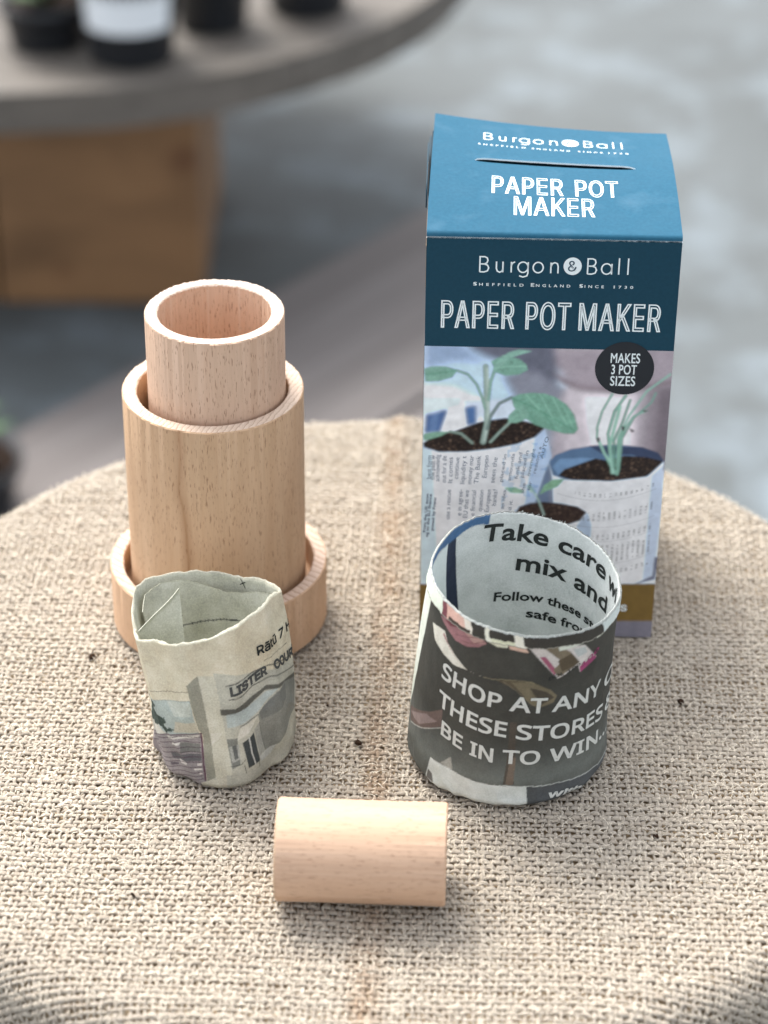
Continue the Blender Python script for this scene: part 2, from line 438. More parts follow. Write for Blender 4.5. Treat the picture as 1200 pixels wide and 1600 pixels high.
# ---- printed artwork: (kind, sRGB, outline) in millimetres on the carton, (angle, height) on the paper pots
BOXART=[
('p',(176,198,222),[(-47.2,134.7),(-12.2,135.5),(-10.9,99.0),(-47.4,89.9)]),
('p',(150,170,198),[(-47.2,134.7),(-33.5,134.0),(-24.8,127.4),(-36.0,128.1),(-47.0,123.9)]),
('p',(205,218,232),[(-46.9,117.0),(-35.7,116.3),(-25.2,110.6),(-32.0,107.5),(-46.7,105.1)]),
('p',(104,106,120),[(-31.0,134.1),(3.2,134.9),(4.3,108.4),(-4.3,108.2),(-8.3,121.0),(-17.1,127.6),(-24.9,130.4)]),
('p',(138,140,152),[(-16.9,121.7),(-4.9,124.0),(7.5,115.4),(9.5,108.5),(3.6,85.1),(-.5,99.2),(-11.3,111.0)]),
('p',(150,158,172),[(-4.4,111.2),(13.2,103.6),(7.0,89.3),(3.1,76.8),(-.4,97.2)]),
('p',(182,172,178),[(1.4,134.9),(48.2,136.0),(50.6,78.1),(2.2,76.8),(3.5,108.4),(8.9,121.4)]),
('p',(168,156,163),[(2.4,133.0),(48.4,134.1),(48.4,120.9),(36.6,118.6),(24.6,117.3),(12.5,118.0),(6.3,121.3),(3.1,127.1)]),
('p',(140,126,132),[(1.9,124.2),(6.4,120.8),(12.5,117.9),(24.6,117.1),(36.6,118.5),(48.0,121.2),(48.1,119.8),(36.7,116.9),(24.7,115.7),(12.6,116.3),(5.6,119.1)]),
('p',(214,204,207),[(12.7,114.6),(34.2,114.6),(34.9,90.0),(17.4,89.5)]),
('p',(196,186,190),[(7.4,117.4),(13.5,115.4),(16.6,89.5),(7.9,88.3)]),
('p',(150,140,146),[(38.4,117.2),(47.7,118.9),(48.7,80.1),(37.8,86.0)]),
('p',(122,112,119),[(42.7,116.3),(47.7,118.4),(48.7,80.1),(43.0,86.1)]),
('p',(214,222,232),[(-47.7,111.5),(-23.2,112.1),(-22.7,94.7),(-47.4,89.3)]),
('p',(190,206,228),[(-47.7,111.5),(-32.3,111.9),(-33.1,107.7),(-47.6,103.1)]),
('p',(78,106,152),[(-46.4,103.4),(-38.1,106.0),(-40.8,95.9),(-46.8,95.2)]),
('p',(104,132,174),[(-44.4,104.0),(-41.2,105.0),(-42.4,95.8),(-45.2,95.5)]),
('p',(226,228,232),[(-37.2,106.3),(-31.7,107.4),(-30.4,99.3),(-38.8,95.4),(-40.6,95.9)]),
('p',(80,112,158),[(-31.5,107.2),(-27.2,108.1),(-26.8,99.9),(-30.4,99.1)]),
('p',(188,198,212),[(-32.3,110.6),(-11.4,111.4),(-11.7,106.6),(-14.7,102.4),(-26.6,102.6),(-27.2,108.3),(-31.5,107.5)]),
('p',(206,218,232),[(-47.8,89.9),(-41.2,86.5),(-30.6,86.6),(-17.5,89.0),(-7.2,92.8),(.0,98.2),(3.1,86.6),(2.7,75.8),(.8,68.4),(-2.4,61.0),(-7.5,55.6),(-13.2,38.3),(-24.5,24.9),(-46.3,24.3)]),
('p',(172,190,212),[(-3.8,95.6),(.1,98.2),(3.1,86.6),(2.8,76.8),(-2.4,61.0),(-7.5,55.6),(-5.0,80.7)]),
('p',(184,200,222),[(-47.8,89.9),(-43.8,87.4),(-40.0,24.5),(-47.2,24.3)]),
('p',(222,230,240),[(-36.3,86.4),(-24.3,87.2),(-18.0,89.5),(-20.7,58.5),(-35.6,58.1)]),
('p',(112,128,152),[(.5,76.8),(2.9,85.1),(4.9,76.9),(3.7,64.3),(-2.5,64.2)]),
('s',(38,31,29),[(-47.4,90.7),(-43.1,93.9),(-35.2,96.5),(-24.9,101.0),(-15.4,102.8),(-7.5,101.5),(-1.4,99.7),(-.4,98.4),(-3.8,94.6),(-10.6,91.3),(-19.3,89.0),(-30.6,87.2),(-41.2,86.9),(-46.9,88.9)]),
('p',(92,118,148),[(2.2,83.0),(4.5,86.6),(10.5,89.4),(20.0,91.4),(28.7,91.9),(38.3,91.1),(44.6,88.7),(47.0,85.2),(46.3,82.1),(40.9,77.8),(27.0,75.2),(9.4,75.4),(4.0,77.4)]),
('p',(60,72,98),[(17.4,91.1),(38.3,91.1),(44.6,88.7),(47.0,85.2),(45.8,83.1),(35.0,87.4),(22.8,87.6)]),
('p',(120,152,186),[(3.5,81.3),(6.4,84.9),(16.0,85.7),(22.2,85.3),(20.5,83.8),(11.1,78.9),(6.3,77.2)]),
('s',(40,33,31),[(6.1,77.3),(8.3,80.1),(14.3,82.8),(20.3,85.5),(24.7,84.6),(31.6,87.0),(40.4,86.5),(46.1,85.0),(46.8,83.6),(45.1,80.8),(40.1,77.6),(27.0,75.2),(11.1,75.4)]),
('p',(203,216,229),[(2.2,83.0),(4.0,77.4),(9.4,75.1),(27.0,75.0),(40.9,77.6),(47.1,85.0),(47.7,65.5),(48.0,40.0),(46.8,30.8),(42.3,28.2),(37.9,26.5),(20.7,26.0),(6.3,25.6),(4.3,49.5)]),
('p',(222,231,240),[(9.4,74.4),(27.0,74.6),(32.3,75.1),(33.4,26.6),(13.5,26.0)]),
('p',(180,192,208),[(42.7,77.9),(47.1,83.1),(47.6,63.4),(46.8,30.8),(42.3,28.2)]),
('p',(128,138,156),[(2.2,82.0),(3.5,76.8),(4.6,64.4),(2.8,64.3)]),
('p',(112,114,132),[(46.5,40.0),(48.0,40.0),(47.1,29.2),(38.8,26.5),(42.3,28.5),(46.2,30.8)]),
('p',(212,222,232),[(-9.7,59.8),(-5.8,55.6),(3.3,53.1),(13.9,54.5),(18.5,60.5),(20.3,54.2),(20.1,39.2),(19.8,26.0),(-8.2,25.2)]),
('p',(170,186,204),[(14.4,54.1),(18.6,60.5),(20.5,54.2),(20.1,38.2),(15.3,25.9)]),
('s',(56,44,40),[(-10.3,58.9),(-8.7,62.4),(-4.3,64.1),(1.0,64.8),(8.1,64.2),(14.4,63.0),(18.1,60.5),(15.6,56.4),(10.4,54.2),(3.3,53.3),(-3.9,54.8)]),
('l2.23',(150,170,160),[(-23.9,91.8),(-22.7,99.7),(-23.0,110.7),(-23.9,125.5)]),
('l1.03',(176,192,182),[(-23.4,92.5),(-22.3,100.7),(-22.6,110.7),(-23.3,124.5)]),
('l1.03',(132,164,148),[(-35.0,123.5),(-30.6,121.9),(-27.1,117.5),(-24.8,111.6),(-23.5,106.7)]),
('l1.11',(116,134,128),[(-22.6,97.6),(-21.3,103.7),(-18.2,109.3),(-13.5,112.1)]),
('l1.11',(150,172,160),[(-21.1,91.9),(-17.8,96.2),(-14.0,100.7)]),
('l1.2',(138,172,156),[(-17.2,130.1),(-20.0,125.6),(-21.8,118.7),(-22.4,110.7)]),
('l1.11',(138,158,146),[(-37.0,96.3),(-32.6,95.4),(-28.1,91.2)]),
('f',(124,176,154),[(-47.5,123.9),(-44.5,125.0),(-39.3,125.1),(-34.6,123.7),(-36.6,120.5),(-41.8,118.6),(-46.9,118.3)]),
('f',(118,172,150),[(-21.8,127.7),(-18.9,129.7),(-15.4,130.0),(-11.1,129.1),(-8.5,126.8),(-7.7,124.4),(-10.9,122.3),(-16.0,121.6),(-19.9,123.0)]),
('f',(132,184,164),[(-18.0,129.4),(-15.5,131.8),(-11.3,133.2),(-6.3,132.6),(-10.4,131.1),(-14.6,129.4),(-18.7,124.6),(-21.5,122.0),(-20.5,126.6)]),
('f',(116,174,148),[(-13.5,111.9),(-10.6,113.6),(-6.3,114.3),(-1.1,114.2),(3.3,112.7),(7.8,109.5),(11.0,105.0),(12.8,98.6),(11.4,96.5),(7.5,96.4),(1.3,98.1),(-4.0,100.1),(-9.3,104.0),(-12.5,108.0)]),
('f',(128,182,158),[(-14.4,100.7),(-14.4,103.9),(-12.0,106.8),(-9.1,108.8),(-6.0,106.6),(-6.9,102.9),(-11.0,100.8)]),
('f',(126,178,150),[(-47.3,94.8),(-43.1,95.9),(-37.0,96.3),(-40.4,94.1),(-43.9,92.8),(-47.2,91.7)]),
('l.43',(92,146,122),[(-13.1,111.7),(-6.1,108.6),(2.8,103.3),(11.3,98.0)]),
('l.43',(150,196,174),[(-8.0,113.6),(-2.5,106.7)]),
('l.43',(150,196,174),[(-2.8,114.0),(2.8,103.3)]),
('l.43',(150,196,174),[(2.4,112.3),(8.2,100.5)]),
('l.43',(96,150,128),[(-47.0,121.5),(-41.0,122.3),(-34.8,123.5)]),
('l.43',(152,198,178),[(-21.1,124.6),(-15.3,125.7),(-8.3,125.9)]),
('l.34',(96,148,126),[(-7.8,108.1),(-4.0,101.1)]),
('l.34',(96,148,126),[(-.7,105.3),(4.0,97.8)]),
('l.34',(150,196,174),[(6.9,108.4),(10.8,99.5)]),
('l.86',(130,176,158),[(25.2,114.7),(21.7,106.8),(20.2,99.8),(20.3,94.7),(23.7,87.7),(27.1,80.6)]),
('l1.11',(124,168,150),[(30.4,114.0),(26.5,106.9),(24.5,96.8),(25.8,87.7),(28.1,79.0)]),
('l.86',(146,188,172),[(46.9,123.8),(38.4,116.2),(32.2,105.1),(28.5,94.9),(29.0,79.1)]),
('l.77',(120,160,146),[(41.9,115.5),(40.5,111.3),(34.0,104.1),(30.2,95.0),(29.6,79.6)]),
('l.77',(140,180,164),[(39.0,107.5),(34.0,104.9),(30.1,98.0),(29.5,85.8),(29.3,81.6)]),
('l1.29',(150,194,174),[(28.5,109.0),(26.9,99.9),(25.6,91.8),(27.2,79.0)]),
('l1.29',(134,178,158),[(30.8,100.0),(28.7,91.9),(29.5,85.8),(29.0,78.5)]),
('l1.11',(156,198,180),[(21.1,93.7),(23.7,87.7),(26.5,83.6),(27.8,79.0)]),
('l.86',(112,156,138),[(32.2,112.1),(29.8,102.0),(27.0,93.9),(27.9,81.6)]),
('p',(40,34,36),[(20.3,95.1),(21.4,94.7),(21.3,92.7),(20.4,93.3)]),
('p',(40,34,36),[(29.7,100.5),(30.8,100.0),(30.5,98.0),(29.7,98.8)]),
('p',(40,34,36),[(32.7,99.5),(34.7,98.3),(33.7,97.7)]),
('p',(60,54,52),[(36.9,107.5),(39.5,107.7),(38.2,106.8)]),
('l.77',(170,196,184),[(1.2,58.8),(-1.3,65.8),(-4.2,71.4)]),
('f',(150,198,160),[(-15.2,71.1),(-10.8,71.5),(-6.7,69.7),(-8.0,68.6),(-12.5,68.7)]),
('f',(132,186,146),[(-1.1,68.0),(.7,72.6),(4.1,75.3),(8.6,75.7),(6.0,72.1),(1.7,69.9)]),
('f',(176,206,186),[(-6.4,72.4),(-4.6,72.7),(-3.5,69.4),(-4.5,69.1)]),
('p',(122,98,52),[(-48.1,24.1),(48.7,27.0),(49.9,8.6),(-47.9,5.8)]),
('p',(128,125,136),[(-47.9,5.9),(49.9,8.7),(50.6,-1.8),(-47.7,-4.7)])]
POT1=[
('p',(112,117,112),[(-1.37,.13),(-.53,.32),(.161,.353),(1.473,.117),(1.407,.0),(.19,.137),(-.495,.09),(-1.318,.013)]),
('p',(92,96,92),[(-1.425,.197),(-.545,.397),(.144,.447),(1.462,.217),(1.47,.097),(.164,.333),(-.526,.3),(-1.361,.113)]),
('p',(196,203,190),[(-1.545,.273),(-1.355,.51),(-1.298,.733),(-1.296,.937),(-1.278,1.053),(-1.689,.903),(-1.665,.617),(-1.61,.12)]),
('p',(200,198,184),[(-1.145,.853),(-.918,.883),(-.857,.837),(-.716,.8),(-.559,.763),(-.38,.77),(-.587,.763),(-.726,.75),(-.884,.763),(-1.043,.79)]),
('p',(150,112,112),[(-.921,.87),(-.842,.83),(-.713,.793),(-.615,.767),(-.681,.783),(-.825,.82),(-.94,.857)]),
('p',(142,104,106),[(-1.028,.933),(-.74,.993),(-.506,.983),(-.406,.957),(-.482,.92),(-.607,.89),(-.75,.88),(-.86,.897)]),
('p',(110,66,72),[(-.938,.937),(-.75,.983),(-.783,.947),(-.857,.93)]),
('p',(172,140,132),[(-.665,.96),(-.506,.983),(-.417,.953),(-.539,.927)]),
('l.36',(116,80,84),[(-.764,.913),(-.624,.94),(-.476,.977)]),
('l.36',(120,84,84),[(-.696,.9),(-.563,.92),(-.443,.957)]),
('p',(84,76,60),[(-.257,.773),(-.074,.787),(.092,.783),(.301,.727),(.319,.657),(.205,.62),(.072,.68),(-.059,.737)]),
('p',(112,104,78),[(-.116,.773),(.046,.78),(.201,.733),(.116,.737)]),
('l.22',(140,132,104),[(-.38,.77),(-.074,.787),(.092,.78),(.301,.723)]),
('l.22',(120,112,92),[(-.185,.77),(-.057,.73),(.129,.643),(.216,.623)]),
('p',(108,100,80),[(-.103,.773),(.087,.78),(.301,.727),(.38,.683),(.351,.647),(.225,.627),(.124,.643)]),
('p',(70,64,54),[(.079,.747),(.251,.72),(.353,.677),(.223,.64)]),
('p',(196,190,184),[(-.017,.997),(.264,1.0),(.624,.953),(.844,.83),(.624,.787),(.569,.843),(.36,.787)]),
('p',(150,84,104),[(.129,.93),(.188,.93),(.353,.827),(.316,.813)]),
('p',(116,106,88),[(.151,.987),(.297,.993),(.456,.937),(.589,.857),(.362,.797),(.297,.843),(.377,.887)]),
('p',(84,74,58),[(.332,.893),(.469,.93),(.589,.857),(.395,.827)]),
('p',(150,70,108),[(.6,.827),(.805,.85),(.846,.827),(.626,.787)]),
('p',(170,175,172),[(.484,.95),(.628,.943),(.685,.897),(.552,.893)]),
('p',(98,84,78),[(-1.51,.263),(-.964,.41),(-.798,.47),(-.794,.373),(-1.021,.3),(-1.425,.207)]),
('p',(130,116,112),[(-1.475,.247),(-1.017,.383),(-.849,.387),(-1.124,.29)]),
('l.26',(186,186,178),[(-1.429,.2),(-1.019,.3),(-.794,.367)]),
('p',(74,68,60),[(-.059,.537),(.007,.537),(.022,.367),(.033,.163),(-.074,.16),(-.052,.303)]),
('p',(106,94,82),[(-.022,.323),(.037,.323),(.026,.16),(-.05,.16)]),
('p',(196,202,196),[(-.886,.177),(-.624,.17),(-.321,.153),(-.048,.15),(.161,.147),(.181,.033),(-.135,.0),(-.482,.0),(-.949,.05)]),
('p',(150,150,142),[(-.635,.243),(-.602,.177),(-.753,.18)]),
('p',(98,96,92),[(-.916,.103),(-.862,.09),(-.829,.05),(-.934,.05)]),
('p',(74,77,78),[(.161,.147),(.46,.13),(.788,.117),(1.167,.08),(1.477,.083),(1.261,.0),(.724,.0),(.181,.033)]),
('l.26',(210,214,208),[(-.886,.173),(-.624,.173),(-.321,.153),(-.048,.153),(.188,.15),(.46,.133),(.79,.117),(1.163,.083),(1.475,.073)])]
RIM1=[
('p',(205,214,198),[(-1.206,1.033),(-1.117,1.033),(-.956,1.03),(-.938,1.057),(-1.067,1.097)]),
('p',(120,72,78),[(-1.082,1.01),(-.966,1.053),(-.927,1.02),(-1.043,1.0)]),
('p',(206,168,154),[(-.964,1.047),(-.615,1.05),(-.646,.987),(-.927,1.02)]),
('p',(218,212,196),[(-.646,.987),(-.62,1.053),(-.561,1.05),(-.593,.997)]),
('p',(222,222,204),[(-.445,.997),(-.425,1.04),(-.325,1.04),(-.367,1.02),(-.255,.983),(-.203,.97),(-.345,.963)]),
('p',(224,222,206),[(-.131,1.033),(-.057,1.043),(-.039,.99),(-.116,.993)]),
('p',(204,214,206),[(.853,1.09),(1.274,1.03),(1.388,.93),(.892,1.02)])]
POT2=[
('p',(200,194,174),[(-1.409,1.12),(1.689,.953),(1.658,.49),(-1.392,.54)]),
('p',(172,174,164),[(.081,.8),(1.662,.6),(1.632,.203),(1.35,.127),(.779,.12),(.161,.127)]),
('p',(158,170,168),[(-1.394,.523),(-1.056,.547),(-.7,.6),(-.273,.64),(-.26,.523),(-.229,.403),(-1.418,.183),(-1.412,.323)]),
('p',(176,184,178),[(-.654,.597),(-.288,.63),(-.281,.533),(-.554,.503)]),
('p',(178,176,162),[(-.567,.46),(-.257,.487),(-.229,.41),(-.626,.373)]),
('p',(186,186,178),[(-1.405,.31),(-.929,.38),(-.75,.343),(-1.418,.183)]),
('t',(66,78,74),[(-1.392,.52),(-1.569,.413),(-.908,.557),(-.89,.523),(-1.021,.48),(-.866,.47),(-.74,.463),(-.713,.443),(-.781,.403),(-.604,.397),(-.766,.35),(-.827,.387),(-1.01,.36),(-1.412,.277),(-1.409,.337)]),
('p',(138,134,136),[(-1.418,.183),(-.748,.35),(-.192,.407),(-.179,.063),(-.36,.033),(-.617,.003),(-.842,.003),(-1.073,.033),(-1.217,.1)]),
('p',(196,196,190),[(-.755,.33),(-.233,.39),(-.238,.37),(-.742,.313)]),
('p',(200,200,196),[(-.681,.29),(-.541,.31),(-.561,.29),(-.696,.27)]),
('p',(110,112,110),[(-.541,.31),(-.236,.323),(-.249,.263),(-.545,.237)]),
('p',(98,98,102),[(-.74,.207),(-.238,.253),(-.233,.203),(-.716,.16)]),
('p',(196,194,192),[(-.6,.177),(-.443,.18),(-.476,.15),(-.578,.147)]),
('p',(200,198,196),[(-.312,.177),(-.236,.187),(-.24,.17),(-.303,.163)]),
('p',(206,204,200),[(-.358,.14),(-.236,.15),(-.238,.14),(-.345,.13)]),
('p',(206,200,198),[(-.284,.117),(-.238,.12),(-.238,.11),(-.273,.107)]),
('p',(92,86,94),[(-.759,.123),(-.626,.14),(-.628,.123),(-.748,.103)]),
('l.3',(82,68,78),[(-1.418,.187),(-1.054,.277),(-.75,.343),(-.188,.407)]),
('l.3',(82,68,78),[(-1.42,.16),(-.903,.287),(-.556,.353),(-.225,.373)]),
('l.3',(82,68,78),[(-1.418,.117),(-.829,.267),(-.524,.32),(-.236,.33)]),
('l.3',(82,68,78),[(-1.254,.127),(-.805,.23),(-.506,.277),(-.236,.297)]),
('l.3',(82,68,78),[(-1.198,.107),(-.777,.197),(-.484,.247),(-.236,.263)]),
('l.3',(82,68,78),[(-1.13,.087),(-.77,.157),(-.465,.213),(-.236,.23)]),
('l.3',(82,68,78),[(-1.071,.07),(-.757,.13),(-.471,.177),(-.236,.193)]),
('l.3',(82,68,78),[(-.997,.047),(-.733,.093),(-.452,.14),(-.233,.16)]),
('l.3',(82,68,78),[(-.921,.03),(-.702,.067),(-.456,.1),(-.233,.123)]),
('l.3',(82,68,78),[(-.838,.013),(-.641,.037),(-.434,.073),(-.229,.1)]),
('l.3',(82,68,78),[(-.713,.003),(-.521,.033),(-.343,.06),(-.22,.08)]),
('l.74',(92,66,80),[(-.201,.403),(-.209,.303),(-.214,.177),(-.19,.07)]),
('p',(140,141,130),[(-.284,.74),(-.185,.78),(-.122,.797),(-.105,.643),(-.087,.453),(-.07,.37),(-.044,.1),(-.168,.063),(-.196,.243),(-.177,.4),(-.225,.427),(-.253,.547),(-.271,.643)]),
('p',(188,188,174),[(-.122,.797),(.079,.777),(.116,.52),(.137,.363),(.179,.123),(-.044,.093),(-.074,.357),(-.087,.453),(-.105,.64)]),
('p',(202,202,188),[(-.063,.407),(.087,.397),(.033,.357),(-.055,.333)]),
('l.2',(82,82,78),[(-1.385,.577),(-1.388,.54),(-.956,.623),(-.67,.663),(-.277,.697)]),
('l.13',(128,130,124),[(-1.056,.547),(-.7,.6),(-.273,.64)]),
('p',(92,93,88),[(.098,.56),(.299,.557),(.487,.583),(.836,.613),(1.66,.5),(1.658,.463),(1.073,.557),(.792,.587),(.489,.547),(.325,.517),(.1,.52)]),
('p',(128,132,128),[(1.206,.553),(1.656,.47),(1.641,.317),(1.359,.26),(1.008,.18),(.868,.177),(.72,.197),(.648,.407),(.617,.467),(.958,.55)]),
('p',(110,114,112),[(.637,.48),(.953,.54),(1.226,.543),(1.211,.45),(.997,.42),(.681,.417)]),
('p',(168,180,180),[(.166,.52),(.487,.543),(.807,.577),(.986,.567),(.72,.507),(.578,.48),(.358,.447),(.17,.433)]),
('l.42',(110,116,116),[(.343,.433),(.493,.457),(.617,.467)]),
('p',(196,196,186),[(.343,.43),(.602,.457),(.465,.387),(.288,.343),(.292,.367)]),
('p',(120,124,120),[(.142,.353),(.286,.363),(.286,.33),(.295,.227),(.299,.177),(.185,.16)]),
('p',(158,162,158),[(.168,.3),(.295,.317),(.305,.213),(.19,.197)]),
('p',(96,100,100),[(.205,.307),(.268,.313),(.279,.223),(.229,.213)]),
('p',(66,72,74),[(.347,.323),(.526,.367),(.607,.157),(.412,.143)]),
('l.49',(196,200,198),[(.443,.347),(.471,.237),(.521,.153)]),
('p',(150,154,150),[(.543,.38),(.641,.41),(.735,.193),(.611,.187)]),
('l.21',(84,88,86),[(.641,.41),(.742,.193)]),
('p',(176,182,180),[(.596,.183),(.733,.19),(.986,.18),(.864,.14),(.637,.143)]),
('l.18',(60,62,60),[(.151,.177),(.314,.18),(.373,.207)]),
('l.25',(60,62,60),[(.351,.17),(.371,.117)]),
('l.25',(60,62,60),[(.587,.153),(.596,.12)]),
('l.42',(76,78,76),[(.218,.703),(.473,.717),(.631,.73),(.918,.723),(1.571,.633)]),
('l.39',(76,78,76),[(.236,.617),(.406,.62),(.628,.65),(.923,.653),(1.66,.543)]),
('l.21',(96,98,94),[(.864,.763),(1.108,.76),(1.468,.737)])]
IN2=[
('l.7',(96,98,94),[(3.971,.723),(3.67,.72),(3.294,.713),(2.978,.703),(2.659,.7)]),
('l.57',(70,76,74),[(3.75,.837),(3.779,.82),(3.761,.803),(3.711,.797)]),
('p',(60,96,104),[(4.324,.753),(4.23,.79),(4.128,.777),(4.195,.717)]),
('l.32',(70,72,70),[(2.989,.92),(2.91,.893)]),
('l.32',(70,72,70),[(2.926,.927),(2.974,.887)])]

# ------------------------------------------------------------------ the setting: ground
GZ = -0.75
def ground():
    w = NT("paving_concrete")
    big = w.noise(w.coord((2.6, 2.6, 2.6)), 1.0, 4, 0.6, 0.4)
    mid = w.noise(w.coord((9, 9, 9)), 1.0, 4, 0.6)
    fine = w.noise(w.coord((160, 160, 160)), 1.0, 3)
    c = w.mix(w.ramp(big, [(0.3, G1(0)), (0.7, G1(1))]), rgba((72, 77, 77)), rgba((96, 103, 105)))
    c = w.mix(w.ramp(mid, [(0.50, G1(0)), (0.72, G1(0.9))]), c, rgba((120, 132, 139)))
    c = w.mix(w.math('MULTIPLY', w.ramp(fine, [(0.35, G1(0)), (0.7, G1(1))]), 0.3), c, rgba((64, 66, 66)))
    w.base(c); w.rough(0.75); w.bump(fine, 0.4, 0.004)
    bm = bmesh.new()
    bmesh.ops.create_grid(bm, x_segments=8, y_segments=8, size=30)
    bmesh.ops.translate(bm, vec=(0, 8, GZ), verts=bm.verts)
    o = bm_obj("ground", bm, w.m); tag(o, kind="structure")
    return o
GROUND = ground()

# weathered boards lying on the paving behind the table, running diagonally
def old_boards():  # right ends stop behind the carton
    w = NT("weathered_board")
    g = w.noise(w.coord((2.2, 60, 60)), 1.0, 4, 0.6)
    rnd = w.new("ObjectInfo")
    c = w.ramp(g, [(0.25, rgba((92, 87, 84))), (0.55, rgba((114, 109, 106))), (0.8, rgba((134, 130, 127)))])
    c = w.mix(w.math('MULTIPLY', rnd.outputs["Random"], 0.35), c, rgba((112, 104, 102)))
    w.base(c); w.rough(0.8); w.bump(g, 0.4, 0.003)
    root = empty("board_deck", (0.0, 1.15, GZ), math.radians(52))
    tag(root, "weathered grey boards lying diagonally on the ground behind the burlap table", "decking")
    def xr(yl):
        best = 0
        for xe in np.linspace(-0.6, 1.6, 200):
            a = math.radians(52); X = xe * math.cos(a) - yl * math.sin(a); Y = 1.15 + xe * math.sin(a) + yl * math.cos(a)
            dz = (Y + DIST * math.cos(PITCH)) * math.cos(PITCH) - (GZ - DIST * math.sin(PITCH)) * math.sin(PITCH)
            if 600 + 3828 * X / dz < 800: best = xe
        return best + random.uniform(-0.04, 0.04)
    me = None
    for i in range(4):
        if me is None:
            bm = bmesh.new(); box_bm(bm, (0, 0, 0.016), (2.2, 0.1448, 0.026))
            bmesh.ops.bevel(bm, geom=list(bm.edges), offset=0.004, segments=1, affect='EDGES')
            o = bm_obj("board", bm, w.m, root); me = o.data
        else:
            o = bpy.data.objects.new("board", me); COL.objects.link(o); o.parent = root
        o.location = (xr(-0.12 + i * 0.146) - 1.1, -0.12 + i * 0.146, random.uniform(0, 0.0015))
        o.rotation_euler = (0, 0, random.uniform(-0.008, 0.008))
old_boards()

# ------------------------------------------------------------------ round table under the burlap
TC = np.array([0.001, -0.1237]); R0, RF = 0.2, 0.014
M_OLDWOOD = wood_mat("stool_wood", (150, 116, 84), (120, 90, 62), 'x')
def stool():
    root = empty("round_stool", (TC[0], TC[1], GZ))
    tag(root, "round wooden stool hidden under the burlap cloth", "stool")
    bm = bmesh.new()
    bmesh.ops.create_cone(bm, cap_ends=True, segments=64, radius1=0.2, radius2=0.2, depth=0.03)
    bmesh.ops.translate(bm, vec=(0, 0, -0.0205 - GZ), verts=bm.verts)
    bm_obj("seat", bm, M_OLDWOOD, root)
    for k in range(4):
        a = math.pi / 4 + k * math.pi / 2
        bm = bmesh.new()
        bmesh.ops.create_cone(bm, cap_ends=True, segments=16, radius1=0.016, radius2=0.02, depth=-0.036 - GZ)
        bmesh.ops.translate(bm, vec=(0.13 * math.cos(a), 0.13 * math.sin(a), (-0.036 - GZ) / 2), verts=bm.verts)
        bm_obj("leg", bm, M_OLDWOOD, root, smooth=True)
stool()

def ridge(x, y):
    """soft fold running from the back edge to the front of the cloth"""
    x0 = 0.004 + 0.03 * (y + 0.1)
    amp = np.where(y > -0.05, 0.0010 + 0.0022 * np.clip((y + 0.05) / 0.13, 0, 1), 0.0010 * np.clip((y + 0.2) / 0.15, 0, 1))
    return amp * np.exp(-((x - x0) / 0.007) ** 2)

def drape(a, b, h):
    """a,b cloth-plane metres from the table centre, h height above the cloth's mid surface"""
    rho = np.hypot(a, b) + 1e-9
    ca, sa = a / rho, b / rho
    ang = np.clip((rho - R0) / RF, 0, math.pi / 2)
    down = np.clip(rho - R0 - RF * math.pi / 2, 0, None)
    th = np.arctan2(b, a)
    fold = down * 0.22 * np.sin(th * 11 + 0.7) * np.clip(down / 0.03, 0, 1)
    rr = np.minimum(rho, R0) + RF * np.sin(ang) + h * np.sin(ang) + fold + down * 0.12
    z = -RF * (1 - np.cos(ang)) - down + h * np.cos(ang)
    x = TC[0] + rr * ca; y = TC[1] + rr * sa
    z = z + ridge(x, y) * np.cos(ang) - 0.0014
    z = z + 0.0005 * (fbm(x * 22 + 40, y * 22 + 40, 2, 2) - 0.5) * np.cos(ang)
    return np.stack([x, y, z], -1)

